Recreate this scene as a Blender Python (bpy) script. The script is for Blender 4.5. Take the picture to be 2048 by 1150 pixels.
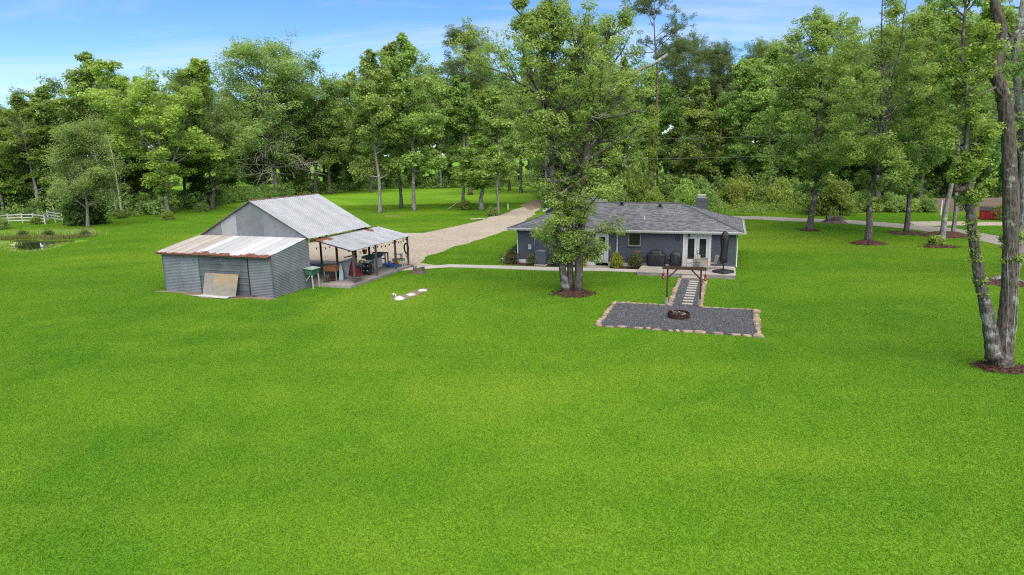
import bpy, math, random
import numpy as np
from math import radians as R, sin, cos, pi

for _o in list(bpy.data.objects):
    bpy.data.objects.remove(_o)
scene = bpy.context.scene
COL = scene.collection

# ------------------------------------------------------------------ camera
CAM_H, FPX, HORIZON, ROLL = 9.0, 1300.0, 308.0, R(-1.0)
PITCH = math.atan((575 - HORIZON) / FPX)
_c, _s, _cr, _sr = cos(PITCH), sin(PITCH), cos(ROLL), sin(ROLL)
cam = bpy.data.cameras.new('camera')
cam.sensor_width = 36.0
cam.lens = FPX / 2048 * 36.0
cam.clip_start, cam.clip_end = 0.5, 12000
camo = bpy.data.objects.new('camera', cam)
COL.objects.link(camo)
camo.location = (0, 0, CAM_H)
from mathutils import Matrix, Vector
_X, _U, _Fw = Vector((1, 0, 0)), Vector((0, _s, _c)), Vector((0, _c, -_s))
_rt, _up = _X * _cr + _U * _sr, _U * _cr - _X * _sr
camo.matrix_world = Matrix(((_rt.x, _up.x, -_Fw.x, 0), (_rt.y, _up.y, -_Fw.y, 0), (_rt.z, _up.z, -_Fw.z, CAM_H), (0, 0, 0, 1)))
scene.camera = camo

# ------------------------------------------------------------------ world, sun, exposure
SUN_TO = Vector((0.16, -0.74, 1.0)).normalized()
world = bpy.data.worlds.new('World')
scene.world = world
world.use_nodes = True
wn, wl = world.node_tree.nodes, world.node_tree.links
wn.clear()
sky = wn.new('ShaderNodeTexSky')
sky.sky_type = 'NISHITA'
sky.sun_disc = False
sky.sun_elevation = math.asin(SUN_TO.z)
sky.sun_rotation = math.atan2(SUN_TO.x, SUN_TO.y)
sky.air_density = 0.6
sky.dust_density = 0.3
sky.ozone_density = 1.6
SKY_STRENGTH = 0.05
SKY_SAT, SKY_VAL = 1.22, 0.88
bg = wn.new('ShaderNodeBackground')
bg.inputs['Strength'].default_value = SKY_STRENGTH
wout = wn.new('ShaderNodeOutputWorld')
tc = wn.new('ShaderNodeTexCoord')
# thin cirrus: noise on the cloud plane (direction divided by its height)
sep = wn.new('ShaderNodeSeparateXYZ'); wl.new(tc.outputs['Generated'], sep.inputs[0])
mx = wn.new('ShaderNodeMath'); mx.operation = 'ADD'; wl.new(sep.outputs['Z'], mx.inputs[0]); mx.inputs[1].default_value = 0.10
cb = wn.new('ShaderNodeVectorMath'); cb.operation = 'DIVIDE'
cz = wn.new('ShaderNodeCombineXYZ')
for k in range(3): wl.new(mx.outputs[0], cz.inputs[k])
wl.new(tc.outputs['Generated'], cb.inputs[0]); wl.new(cz.outputs[0], cb.inputs[1])
mp = wn.new('ShaderNodeMapping'); wl.new(cb.outputs[0], mp.inputs[0])
mp.inputs['Scale'].default_value = (0.6, 1.6, 0.0)
mp.inputs['Rotation'].default_value = (0, 0, R(10))
mp.inputs['Location'].default_value = (-2.2, 5.1, 0)
nz = wn.new('ShaderNodeTexNoise'); wl.new(mp.outputs[0], nz.inputs['Vector'])
nz.inputs['Scale'].default_value = 0.55; nz.inputs['Detail'].default_value = 7; nz.inputs['Roughness'].default_value = 0.62; nz.inputs['Distortion'].default_value = 0.6
rp = wn.new('ShaderNodeValToRGB'); wl.new(nz.outputs[0], rp.inputs[0])
rp.color_ramp.elements[0].position = 0.47; rp.color_ramp.elements[0].color = (0, 0, 0, 1)
rp.color_ramp.elements[1].position = 0.80; rp.color_ramp.elements[1].color = (0.8, 0.8, 0.8, 1)
cm = wn.new('ShaderNodeMixRGB'); wl.new(rp.outputs[0], cm.inputs[0]); sg = wn.new('ShaderNodeHueSaturation'); sg.inputs['Saturation'].default_value = SKY_SAT; sg.inputs['Value'].default_value = SKY_VAL
wl.new(sky.outputs[0], sg.inputs['Color']); wl.new(sg.outputs[0], cm.inputs[1])
cm.inputs[2].default_value = (3.6, 3.85, 4.15, 1)
wl.new(cm.outputs[0], bg.inputs[0]); wl.new(bg.outputs[0], wout.inputs[0])

sun = bpy.data.lights.new('sun', 'SUN')
sun.energy = 1.5
sun.angle = R(80)
sun.color = (1.0, 0.95, 0.87)
suno = bpy.data.objects.new('sun', sun)
COL.objects.link(suno)
suno.rotation_euler = SUN_TO.to_track_quat('Z', 'Y').to_euler()
scene.view_settings.view_transform = 'Standard'
scene.view_settings.look = 'None'
scene.view_settings.gamma = 1.0
scene.view_settings.use_curve_mapping = False
scene.view_settings.exposure = 2.3
scene.render.engine = 'CYCLES'
scene.cycles.max_bounces = 9
scene.cycles.diffuse_bounces = 7
scene.cycles.transmission_bounces = 5
scene.cycles.use_denoising = False
scene.cycles.pixel_filter_type = 'BLACKMAN_HARRIS'
scene.cycles.filter_width = 1.15

# ------------------------------------------------------------------ placing helpers
def _ray(x, y):
    u, v = (x - 1024) / FPX, (575 - y) / FPX
    dx, dy = u * _cr - v * _sr, u * _sr + v * _cr
    return dx, _c + dy * _s, -_s + dy * _c
def gnd(x, y, z=0.0):
    d = _ray(x, y); t = (z - CAM_H) / d[2]
    return d[0] * t, d[1] * t
def at(x, y, Y):
    d = _ray(x, y); t = Y / d[1]
    return Vector((d[0] * t, Y, CAM_H + d[2] * t))
class Frame:
    def __init__(s, o, deg): s.o, s.deg, s.a = o, deg, R(deg)
    def w(s, x, y, z=0.0):
        return Vector((s.o[0] + x * cos(s.a) - y * sin(s.a), s.o[1] + x * sin(s.a) + y * cos(s.a), z))
BARN = Frame((-15.56, 41.59), -19.5)
HOUSE = Frame((16.88, 48.42), -18.5)

def prop(o, label=None, cat=None, group=None, kind=None):
    if label: o['label'] = label
    if cat: o['category'] = cat
    if group: o['group'] = group
    if kind: o['kind'] = kind
    return o
def thing(name, label, cat, loc=(0, 0, 0), rz=0.0, group=None):
    o = bpy.data.objects.new(name, None); COL.objects.link(o)
    o.empty_display_size = 0.3
    o.location = loc; o.rotation_euler = (0, 0, rz)
    return prop(o, label, cat, group)
def obj(name, mesh, parent=None, loc=(0, 0, 0), rz=0.0):
    o = bpy.data.objects.new(name, mesh); COL.objects.link(o)
    o.location = loc; o.rotation_euler = (0, 0, rz); o.parent = parent
    return o
def dup(root, loc, rz=0.0, sc=None, label=None, group=None):
    r = root.copy(); COL.objects.link(r); r.location = loc; r.rotation_euler = (0, 0, rz)
    if sc is not None: r.scale = sc
    if label: r['label'] = label
    if group: r['group'] = group
    for ch in list(root.children):
        c = ch.copy(); COL.objects.link(c); c.parent = r
        for g2 in list(ch.children):
            d = g2.copy(); COL.objects.link(d); d.parent = c
    return r

# ------------------------------------------------------------------ mesh builder
class MB:
    def __init__(s): s.v, s.f, s.m, s.sm = [], [], [], []
    def add(s, vs, fs, m=0, smooth=False):
        b = len(s.v); s.v += [tuple(p) for p in vs]
        for f in fs:
            s.f.append([b + i for i in f]); s.m.append(m); s.sm.append(smooth)
        return s
    def box(s, c, d, rz=0.0, m=0, tilt=None):
        x, y, z = d[0] / 2, d[1] / 2, d[2] / 2
        P = [Vector((i, j, k)) for i in (-x, x) for j in (-y, y) for k in (-z, z)]
        M = Matrix.Rotation(rz, 3, 'Z')
        if tilt is not None: M = M @ tilt
        P = [M @ p + Vector(c) for p in P]
        return s.add(P, [(0, 1, 3, 2), (4, 6, 7, 5), (0, 4, 5, 1), (2, 3, 7, 6), (0, 2, 6, 4), (1, 5, 7, 3)], m)
    def bar(s, a, b, w, h=None, m=0):
        a, b = Vector(a), Vector(b); h = h or w
        d = (b - a); L = d.length; q = d.to_track_quat('X', 'Z').to_matrix()
        return s.box((a + b) / 2, (L, w, h), 0, m, q)
    def tube(s, pts, rad, n=8, m=0, cap=True, smooth=True):
        pts = [Vector(p) for p in pts]
        if not hasattr(rad, '__len__'): rad = [rad] * len(pts)
        vs, fs = [], []
        t0 = (pts[1] - pts[0]).normalized()
        ref = Vector((1, 0, 0)) if abs(t0.x) < 0.8 else Vector((0, 1, 0))
        for i, p in enumerate(pts):
            t = (pts[min(i + 1, len(pts) - 1)] - pts[max(i - 1, 0)]).normalized()
            u = (ref - t * ref.dot(t)).normalized(); w = t.cross(u); ref = u
            for k in range(n):
                a = 2 * pi * k / n
                vs.append(p + (u * cos(a) + w * sin(a)) * rad[i])
        for i in range(len(pts) - 1):
            for k in range(n):
                k2 = (k + 1) % n
                fs.append((i * n + k, i * n + k2, (i + 1) * n + k2, (i + 1) * n + k))
        if cap:
            fs.append(tuple(range(n - 1, -1, -1))); fs.append(tuple((len(pts) - 1) * n + k for k in range(n)))
        return s.add(vs, fs, m, smooth)
    def lathe(s, prof, c=(0, 0, 0), n=20, m=0, smooth=True, sx=1.0, sy=1.0):
        vs, fs = [], []
        for r, z in prof:
            for k in range(n):
                a = 2 * pi * k / n
                vs.append((c[0] + r * sx * cos(a), c[1] + r * sy * sin(a), c[2] + z))
        for i in range(len(prof) - 1):
            for k in range(n):
                k2 = (k + 1) % n
                fs.append((i * n + k, i * n + k2, (i + 1) * n + k2, (i + 1) * n + k))
        fs.append(tuple(range(n - 1, -1, -1))); fs.append(tuple((len(prof) - 1) * n + k for k in range(n)))
        return s.add(vs, fs, m, smooth)
    def prism(s, poly, z0, z1, m=0):
        n = len(poly)
        a = sum(poly[i][0] * poly[(i + 1) % n][1] - poly[(i + 1) % n][0] * poly[i][1] for i in range(n))
        if a < 0: poly = poly[::-1]
        vs = [(p[0], p[1], z0) for p in poly] + [(p[0], p[1], z1) for p in poly]
        fs = [tuple(range(n - 1, -1, -1)), tuple(range(n, 2 * n))]
        fs += [(i, (i + 1) % n, n + (i + 1) % n, n + i) for i in range(n)]
        return s.add(vs, fs, m)
    def quad(s, a, b, c, d, m=0): return s.add([a, b, c, d], [(0, 1, 2, 3)], m)
    def mesh(s, name, mats):
        me = bpy.data.meshes.new(name)
        me.from_pydata(s.v, [], s.f)
        for m in (mats if isinstance(mats, (list, tuple)) else [mats]): me.materials.append(m)
        me.polygons.foreach_set('material_index', s.m)
        me.polygons.foreach_set('use_smooth', s.sm)
        me.update()
        return me
    def build(s, name, mats, parent=None, loc=(0, 0, 0), rz=0.0): return obj(name, s.mesh(name, mats), parent, loc, rz)

def quads_mesh(name, V, mat, tint=None):
    """V: (n,4,3) array of quads -> mesh with a per-face float attribute 'tint'"""
    n = len(V)
    me = bpy.data.meshes.new(name)
    me.vertices.add(4 * n); me.vertices.foreach_set('co', np.ascontiguousarray(V, dtype=np.float32).ravel())
    me.loops.add(4 * n); me.loops.foreach_set('vertex_index', np.arange(4 * n, dtype=np.int32))
    me.polygons.add(n); me.polygons.foreach_set('loop_start', np.arange(0, 4 * n, 4, dtype=np.int32))
    me.update(calc_edges=True)
    if tint is not None:
        at_ = me.attributes.new('tint', 'FLOAT', 'FACE'); at_.data.foreach_set('value', tint.astype(np.float32))
    me.materials.append(mat)
    return me

# ------------------------------------------------------------------ materials
ALB = 0.62
class Mat:
    def __init__(s, name, rough=0.7, spec=0.3, metal=0.0):
        s.m = bpy.data.materials.new(name); s.m.use_nodes = True
        s.t = s.m.node_tree; s.n, s.l = s.t.nodes, s.t.links
        s.b = s.n['Principled BSDF']; s.out = s.n['Material Output']
        s.b.inputs['Roughness'].default_value = rough
        s.b.inputs['Specular IOR Level'].default_value = spec
        s.b.inputs['Metallic'].default_value = metal
        s.tc = s.n.new('ShaderNodeTexCoord')
    def geo(s): 
        g = s.n.new('ShaderNodeNewGeometry'); return g.outputs['Position']
    def co(s, kind='Object', scale=(1, 1, 1), rot=(0, 0, 0), src=None):
        mp = s.n.new('ShaderNodeMapping'); s.l.new(src or s.tc.outputs[kind], mp.inputs[0])
        mp.inputs['Scale'].default_value = scale; mp.inputs['Rotation'].default_value = rot
        return mp.outputs[0]
    def noise(s, scale, detail=3, rough=0.55, co=None, dist=0.0):
        n = s.n.new('ShaderNodeTexNoise'); s.l.new(co or s.tc.outputs['Object'], n.inputs['Vector'])
        n.inputs['Scale'].default_value = scale; n.inputs['Detail'].default_value = detail
        n.inputs['Roughness'].default_value = rough; n.inputs['Distortion'].default_value = dist
        return n.outputs[0]
    def voro(s, scale, co=None, feature='F1', out='Distance'):
        n = s.n.new('ShaderNodeTexVoronoi'); n.feature = feature
        s.l.new(co or s.tc.outputs['Object'], n.inputs['Vector']); n.inputs['Scale'].default_value = scale
        return n.outputs[out]
    def attr(s, name):
        a = s.n.new('ShaderNodeAttribute'); a.attribute_name = name; return a.outputs['Fac']
    def rnd(s): return s.n.new('ShaderNodeObjectInfo').outputs['Random']
    def ramp(s, fac, stops, interp='LINEAR'):
        r = s.n.new('ShaderNodeValToRGB'); s.l.new(fac, r.inputs[0]); cr = r.color_ramp; cr.interpolation = interp
        while len(cr.elements) < len(stops): cr.elements.new(0.5)
        for e, (p, c) in zip(cr.elements, stops):
            e.position = p; e.color = (*c, 1) if hasattr(c, '__len__') else (c, c, c, 1)
        return r.outputs[0]
    def mix(s, fac, a, b, mode='MIX'):
        n = s.n.new('ShaderNodeMixRGB'); n.blend_type = mode
        for i, v in enumerate((fac, a, b)):
            if isinstance(v, bpy.types.NodeSocket): s.l.new(v, n.inputs[i])
            else: n.inputs[i].default_value = v if i == 0 else ((*v, 1) if hasattr(v, '__len__') else (v, v, v, 1))
        return n.outputs[0]
    def math(s, op, a, b=0.0, clamp=False):
        n = s.n.new('ShaderNodeMath'); n.operation = op; n.use_clamp = clamp
        for i, v in enumerate((a, b)):
            if isinstance(v, bpy.types.NodeSocket): s.l.new(v, n.inputs[i])
            else: n.inputs[i].default_value = v
        return n.outputs[0]
    def sepxyz(s, v):
        n = s.n.new('ShaderNodeSeparateXYZ'); s.l.new(v, n.inputs[0]); return n.outputs
    def dim(s, v):
        return s.mix(1.0, v, ALB, 'MULTIPLY')
    def color(s, v):
        if isinstance(v, bpy.types.NodeSocket): s.l.new(v, s.b.inputs['Base Color'])
        else: s.b.inputs['Base Color'].default_value = (*v, 1)
        return s
    def bump(s, h, strength=0.4, dist=0.02):
        b = s.n.new('ShaderNodeBump'); s.l.new(h, b.inputs['Height'])
        b.inputs['Strength'].default_value = strength; b.inputs['Distance'].default_value = dist
        s.l.new(b.outputs[0], s.b.inputs['Normal']); return s
    def translucent(s, col, fac=0.3):
        t = s.n.new('ShaderNodeBsdfTranslucent'); mxs = s.n.new('ShaderNodeMixShader')
        if isinstance(col, bpy.types.NodeSocket): s.l.new(col, t.inputs[0])
        else: t.inputs[0].default_value = (*col, 1)
        mxs.inputs[0].default_value = fac
        s.l.new(s.b.outputs[0], mxs.inputs[1]); s.l.new(t.outputs[0], mxs.inputs[2]); s.l.new(mxs.outputs[0], s.out.inputs[0])
        return s

def plain(name, col, rough=0.6, spec=0.3, metal=0.0, var=0.25, scale=6.0):
    col = tuple(c * ALB for c in col)
    M = Mat(name, rough, spec, metal)
    a = tuple(c * (1 - var) for c in col); b = tuple(min(1, c * (1 + var)) for c in col)
    return M.color(M.ramp(M.noise(scale, 4), [(0.3, a), (0.7, b)])).m

def leaf_mat(name, dark, light, warm=0.0):
    M = Mat(name, 0.5, 0.35)
    c = M.ramp(M.attr('tint'), [(0.0, dark), (1.0, light)])
    hsv = M.n.new('ShaderNodeHueSaturation'); M.l.new(c, hsv.inputs['Color'])
    r = M.rnd()
    M.l.new(M.math('ADD', M.math('MULTIPLY', r, 0.034), 0.474 - warm), hsv.inputs['Hue'])
    M.l.new(M.math('ADD', M.math('MULTIPLY', M.math('FRACT', M.math('MULTIPLY', r, 7.31)), 0.5), 0.78), hsv.inputs['Value'])
    hsv.inputs['Saturation'].default_value = 1.0
    M.color(hsv.outputs[0])
    t = M.mix(0.4, hsv.outputs[0], (0.34, 0.50, 0.05))
    M.translucent(t, 0.5)
    return M.m

def bark_mat(name, a, b, lichen=(0.30, 0.29, 0.27), amount=0.6):
    M = Mat(name, 0.9, 0.1)
    co = M.co('Object', (1, 1, 0.24))
    v = M.voro(11, co, 'F1'); nn = M.noise(4, 6, 0.75, co); fine = M.noise(26, 4, 0.7, M.co('Object', (1, 1, 0.4)))
    base = M.mix(nn, a, b)
    base = M.mix(M.ramp(v, [(0.05, 0.0), (0.5, 1.0)]), tuple(x * 0.40 for x in a), base)
    base = M.mix(M.ramp(fine, [(0.40, 0.0), (0.65, 0.75)]), base, M.mix(0.5, base, tuple(min(1, x * 1.7) for x in b)))
    pat = M.ramp(M.noise(1.5, 6, 0.7), [(amount, 0.0), (amount + 0.07, 1.0)])
    M.color(M.dim(M.mix(pat, base, lichen))).bump(M.math('ADD', v, M.math('MULTIPLY', fine, 0.5)), 1.0, 0.08)
    return M.m

LEAF = {
    'gum': leaf_mat('leaf_sweetgum', (0.140, 0.232, 0.050), (0.300, 0.432, 0.112)),
    'bright': leaf_mat('leaf_bright', (0.178, 0.275, 0.042), (0.345, 0.475, 0.102)),
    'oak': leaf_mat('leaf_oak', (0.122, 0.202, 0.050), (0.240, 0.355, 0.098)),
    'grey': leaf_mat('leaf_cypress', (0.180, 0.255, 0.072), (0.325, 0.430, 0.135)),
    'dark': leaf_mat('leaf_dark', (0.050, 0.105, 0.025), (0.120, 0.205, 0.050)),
    'pine': leaf_mat('needle_pine', (0.070, 0.110, 0.045), (0.150, 0.200, 0.085)),
    'bush': leaf_mat('leaf_bush', (0.130, 0.195, 0.032), (0.270, 0.350, 0.075)),
    'rose': leaf_mat('leaf_rose', (0.060, 0.088, 0.034), (0.135, 0.165, 0.070)),
    'lime': leaf_mat('leaf_lime', (0.200, 0.240, 0.024), (0.420, 0.460, 0.060)),
}
BARK = {
    'grey': bark_mat('bark_grey', (0.20, 0.18, 0.16), (0.34, 0.31, 0.28), (0.50, 0.49, 0.47), 0.52),
    'dark': bark_mat('bark_dark', (0.085, 0.071, 0.061), (0.185, 0.158, 0.137), (0.40, 0.385, 0.36), 0.55),
    'pine': bark_mat('bark_pine', (0.13, 0.085, 0.062), (0.24, 0.17, 0.13), (0.28, 0.24, 0.20), 0.62),
    'dead': bark_mat('bark_dead', (0.36, 0.32, 0.28), (0.52, 0.475, 0.42), (0.60, 0.57, 0.53), 0.5),
}
FLOWER_RED = plain('flower_red', (0.42, 0.04, 0.05), 0.6)
FLOWER_CORAL = plain('flower_coral', (0.50, 0.16, 0.09), 0.6)

def lawn_color(M, pos):
    n1 = M.noise(0.05, 5, 0.6, pos, 0.8)
    n2 = M.noise(0.42, 5, 0.62, pos, 0.4)
    n3 = M.noise(5.0, 4, 0.65, pos)
    n4 = M.noise(0.11, 3, 0.5, M.co(src=pos, scale=(0.35, 2.2, 1), rot=(0, 0, 0.35)))
    c = M.ramp(n1, [(0.38, (0.086, 0.222, 0.009)), (0.50, (0.124, 0.268, 0.010)), (0.62, (0.190, 0.315, 0.018))])
    c = M.mix(M.ramp(n2, [(0.38, 0.0), (0.70, 0.6)]), c, (0.185, 0.310, 0.020))
    c = M.mix(M.ramp(n4, [(0.45, 0.0), (0.62, 0.28)]), c, (0.078, 0.195, 0.007))
    c = M.mix(M.ramp(n3, [(0.46, 0.0), (0.80, 0.30)]), c, (0.085, 0.170, 0.012))
    return c
M = Mat('lawn_soil', 0.9, 0.1)
GROUND = M.color(M.mix(0.15, lawn_color(M, M.geo()), (0.075, 0.130, 0.014))).m
M = Mat('grass_blade', 0.55, 0.25)
_gc = lawn_color(M, M.geo())
_gc = M.mix(M.attr('tint'), _gc, M.mix(1.0, _gc, (1.18, 1.12, 1.08), 'MULTIPLY'))
GRASS = M.color(_gc).translucent(_gc, 0.35).m

def gravel_mat(name, stops, scale, big=0.25):
    M = Mat(name, 0.95, 0.1)
    pos = M.geo()
    c = M.ramp(M.voro(scale, pos, 'F1', 'Color'), stops)
    nn = M.noise(big, 5, 0.6, pos)
    c = M.mix(M.ramp(nn, [(0.35, 0.0), (0.7, 0.5)]), c, M.mix(0.6, c, tuple(x * 0.62 for x in stops[1][1])))
    M.color(M.dim(c)).bump(M.voro(scale, pos), 0.6, 0.03)
    return M.m
DRIVE = gravel_mat('limestone_gravel', [(0.0, (0.36, 0.295, 0.21)), (0.5, (0.54, 0.455, 0.345)), (1.0, (0.72, 0.63, 0.50))], 9)
DRIVE2 = gravel_mat('grey_gravel_lane', [(0.0, (0.28, 0.25, 0.21)), (0.5, (0.40, 0.36, 0.31)), (1.0, (0.52, 0.47, 0.41))], 8)
SLATEBED = gravel_mat('slate_gravel_bed', [(0.0, (0.055, 0.058, 0.066)), (0.5, (0.105, 0.109, 0.120)), (1.0, (0.17, 0.172, 0.178))], 16, 1.2)
M = Mat('slate_pebble', 0.8, 0.25)
PEBBLE = M.color(M.dim(M.ramp(M.attr('tint'), [(0.0, (0.050, 0.053, 0.060)), (0.6, (0.112, 0.118, 0.130)), (0.92, (0.180, 0.184, 0.192)), (1.0, (0.30, 0.295, 0.285))]))).m
M = Mat('bare_dirt', 0.95, 0.1)
DIRT = M.color(M.dim(M.ramp(M.noise(2.2, 6, 0.7, M.geo()), [(0.3, (0.20, 0.135, 0.085)), (0.5, (0.31, 0.225, 0.15)), (0.7, (0.42, 0.34, 0.25))]))).bump(M.noise(14, 4), 0.6, 0.03).m
M = Mat('red_mulch', 0.95, 0.1)
_v = M.voro(22, M.co('Object', (1, 2.2, 1)), 'F1', 'Color')
MULCH = M.color(M.dim(M.ramp(_v, [(0.0, (0.045, 0.024, 0.018)), (0.5, (0.115, 0.060, 0.044)), (1.0, (0.23, 0.14, 0.10))]))).bump(M.voro(22), 0.9, 0.05).m
def concrete(name, a, b, sc=1.2):
    M = Mat(name, 0.85, 0.2)
    n = M.noise(sc, 6, 0.65); f = M.noise(40, 3)
    c = M.mix(M.ramp(f, [(0.35, 0.0), (0.7, 0.35)]), M.ramp(n, [(0.32, a), (0.68, b)]), tuple(x * 0.8 for x in b))
    return M.color(M.dim(c)).bump(f, 0.25, 0.01).m
CONC = concrete('patio_concrete', (0.40, 0.345, 0.29), (0.54, 0.475, 0.41))
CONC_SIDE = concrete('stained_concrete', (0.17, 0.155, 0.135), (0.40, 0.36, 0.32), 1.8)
WALK = concrete('walk_concrete', (0.56, 0.50, 0.44), (0.68, 0.62, 0.55))
SLAB = concrete('barn_slab', (0.28, 0.25, 0.22), (0.44, 0.40, 0.36), 0.7)
PAVER = concrete('pale_paver', (0.52, 0.48, 0.40), (0.68, 0.63, 0.54), 3)

# galvanised sheets; object X across the sheet, Y up the slope from the eave
def sheet_mat(name, a, b, rough=0.42, rust=None, rust_lo=0.45, eave=None, metal=0.35, top=None):
    M = Mat(name, rough, 0.5, metal)
    co = M.tc.outputs['Object']
    geo = M.geo()
    n = M.noise(1.0, 5, 0.65, M.co(src=geo, scale=(1.2, 1.2, 0.8)))
    st = M.noise(3.0, 4, 0.7, M.co('Object', (6, 0.35, 1)))
    c = M.ramp(n, [(0.3, a), (0.72, b)])
    c = M.mix(M.ramp(st, [(0.5, 0.0), (0.75, 0.20)]), c, tuple(x * 0.7 for x in a))
    c = M.mix(1.0, c, M.ramp(M.rnd(), [(0.0, 0.82), (0.5, 0.97), (1.0, 1.06)]), 'MULTIPLY')
    if rust:
        rc = M.ramp(M.noise(9, 5, 0.7, geo), [(0.3, (0.12, 0.040, 0.022)), (0.55, (0.24, 0.085, 0.045)), (0.75, (0.33, 0.16, 0.10))])
        k = M.noise(rust, 5, 0.62, geo)
        if eave or top:
            y = M.sepxyz(co)[1]
            if eave: y = M.math('SUBTRACT', 1.0, M.math('MULTIPLY', y, 1.0 / eave))
            else: y = M.math('MULTIPLY', M.math('SUBTRACT', y, top[0]), 1.0 / top[1])
            k = M.math('ADD', k, M.math('MULTIPLY', M.math('MAXIMUM', M.math('MINIMUM', y, 1.0), -1.0), 0.40))
        f = M.ramp(k, [(rust_lo, 0.0), (rust_lo + 0.07, 1.0)])
        c = M.mix(f, c, rc)
        M.l.new(M.math('MULTIPLY', M.math('SUBTRACT', 1.0, f), metal), M.b.inputs['Metallic'])
        M.l.new(M.math('ADD', M.math('MULTIPLY', f, 0.4), rough), M.b.inputs['Roughness'])
    return M.color(M.dim(c)).m
ROOF_A = sheet_mat('galvanised_roof', (0.42, 0.425, 0.44), (0.54, 0.545, 0.555), 0.45, 1.1, 0.78, None, 0.12)
ROOF_EAVE = sheet_mat('galvanised_roof_rust_eave', (0.62, 0.62, 0.62), (0.74, 0.74, 0.73), 0.5, 2.0, 0.55, 0.70, 0.05)
ROOF_WHITE = sheet_mat('pale_roof_sheet', (0.66, 0.66, 0.66), (0.78, 0.78, 0.77), 0.5, 2.0, 0.66, 0.30, 0.05)
ROOF_TAN = sheet_mat('tan_roof_sheet', (0.50, 0.44, 0.36), (0.62, 0.56, 0.48), 0.55, 2.0, 0.66, 0.35, 0.05)
ROOF_CP = sheet_mat('carport_roof_sheet', (0.41, 0.415, 0.43), (0.56, 0.565, 0.575), 0.45, 0.9, 0.72, None, 0.12)
ROOF_CPR = sheet_mat('carport_roof_rusty', (0.41, 0.415, 0.43), (0.56, 0.565, 0.575), 0.45, 1.3, 0.68, None, 0.12, (2.2, 0.6))
RUST = sheet_mat('rusty_cap', (0.22, 0.12, 0.08), (0.42, 0.35, 0.30), 0.7, 1.5, 0.45, None, 0.1)
WALL_L = sheet_mat('weathered_corrugated', (0.225, 0.243, 0.270), (0.345, 0.363, 0.390), 0.5, 1.4, 0.80, None, 0.25)
WALL_M = sheet_mat('dark_ribbed_panel', (0.135, 0.148, 0.168), (0.235, 0.248, 0.268), 0.5, 1.4, 0.78, None, 0.25)
WALL_S = sheet_mat('side_corrugated', (0.235, 0.252, 0.280), (0.355, 0.373, 0.400), 0.5, 1.4, 0.82, None, 0.25)
GABLE = sheet_mat('gable_sheet', (0.21, 0.222, 0.245), (0.305, 0.318, 0.342), 0.5, 1.4, 0.85, None, 0.2)
GABLE_W = sheet_mat('pale_gable_sheet', (0.40, 0.41, 0.42), (0.50, 0.51, 0.51), 0.5, 1.4, 0.85, None, 0.1)
M = Mat('weathered_timber', 0.85, 0.15)
TIMBER = M.color(M.dim(M.ramp(M.noise(5, 5, 0.7, M.co('Object', (3, 3, 0.3))), [(0.3, (0.075, 0.055, 0.042)), (0.7, (0.20, 0.155, 0.12))]))).m
M = Mat('stained_brown_timber', 0.7, 0.25)
BROWN = M.color(M.dim(M.ramp(M.noise(5, 5, 0.7, M.co('Object', (3, 3, 0.3))), [(0.3, (0.050, 0.026, 0.016)), (0.7, (0.105, 0.058, 0.036))]))).m
M = Mat('orange_cedar', 0.75, 0.2)
CEDAR = M.color(M.dim(M.ramp(M.noise(4, 5, 0.7, M.co('Object', (1, 1, 5))), [(0.3, (0.20, 0.085, 0.028)), (0.7, (0.38, 0.19, 0.075))]))).m
M = Mat('weathered_plywood', 0.85, 0.15)
_x = M.sepxyz(M.tc.outputs['Object'])
_k = M.noise(2.2, 5, 0.65, M.co('Object', (1, 1, 1.6)))
_pc = M.ramp(_k, [(0.3, (0.25, 0.225, 0.19)), (0.7, (0.38, 0.345, 0.29))])
_pt = M.ramp(M.noise(1.4, 6, 0.7, M.co('Object', (1, 1, 3))), [(0.3, (0.36, 0.245, 0.14)), (0.7, (0.50, 0.385, 0.26))])
_f = M.ramp(M.math('ADD', M.math('MULTIPLY', M.noise(1.7, 4), 0.5), M.math('MULTIPLY', _x[2], 0.42)), [(0.50, 0.0), (0.66, 1.0)])
PLY_TAN = M.color(M.dim(M.mix(_f, _pc, _pt))).m
M = Mat('grey_plywood', 0.85, 0.15)
PLY_GREY = M.color(M.dim(M.ramp(M.noise(2.2, 6, 0.7, M.co('Object', (3, 1, 0.8))), [(0.3, (0.25, 0.235, 0.21)), (0.7, (0.40, 0.37, 0.33))]))).m
WHITE = plain('white_paint', (0.76, 0.75, 0.73), 0.45, 0.4, 0, 0.05, 3)
WHITE_OLD = plain('weathered_white', (0.62, 0.60, 0.56), 0.7, 0.2, 0, 0.25, 5)
BLACK = plain('black_fabric', (0.016, 0.016, 0.018), 0.55, 0.4, 0, 0.35, 5)
BLACKM = plain('black_metal', (0.022, 0.022, 0.024), 0.4, 0.5, 0, 0.2, 8)
CHAR = plain('charcoal_plastic', (0.040, 0.042, 0.047), 0.5, 0.4, 0, 0.15, 8)
BEIGE = plain('beige_sling', (0.47, 0.41, 0.33), 0.8, 0.2, 0, 0.1, 20)
BEIGEM = plain('beige_metal', (0.40, 0.35, 0.29), 0.5, 0.4, 0, 0.1, 20)
GREEN = plain('worn_green_paint', (0.055, 0.17, 0.10), 0.6, 0.3, 0, 0.5, 6)
BLUEGREY = plain('bluegrey_paint', (0.19, 0.24, 0.27), 0.6, 0.3, 0, 0.25, 3)
PALEBLUE = plain('pale_blue_paint', (0.27, 0.40, 0.42), 0.6, 0.3, 0, 0.25, 4)
BURG = plain('burgundy_cloth', (0.085, 0.008, 0.016), 0.8, 0.2, 0, 0.35, 4)
ZINC = plain('zinc_tub', (0.34, 0.36, 0.35), 0.45, 0.5, 0.4, 0.25, 6)
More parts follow.
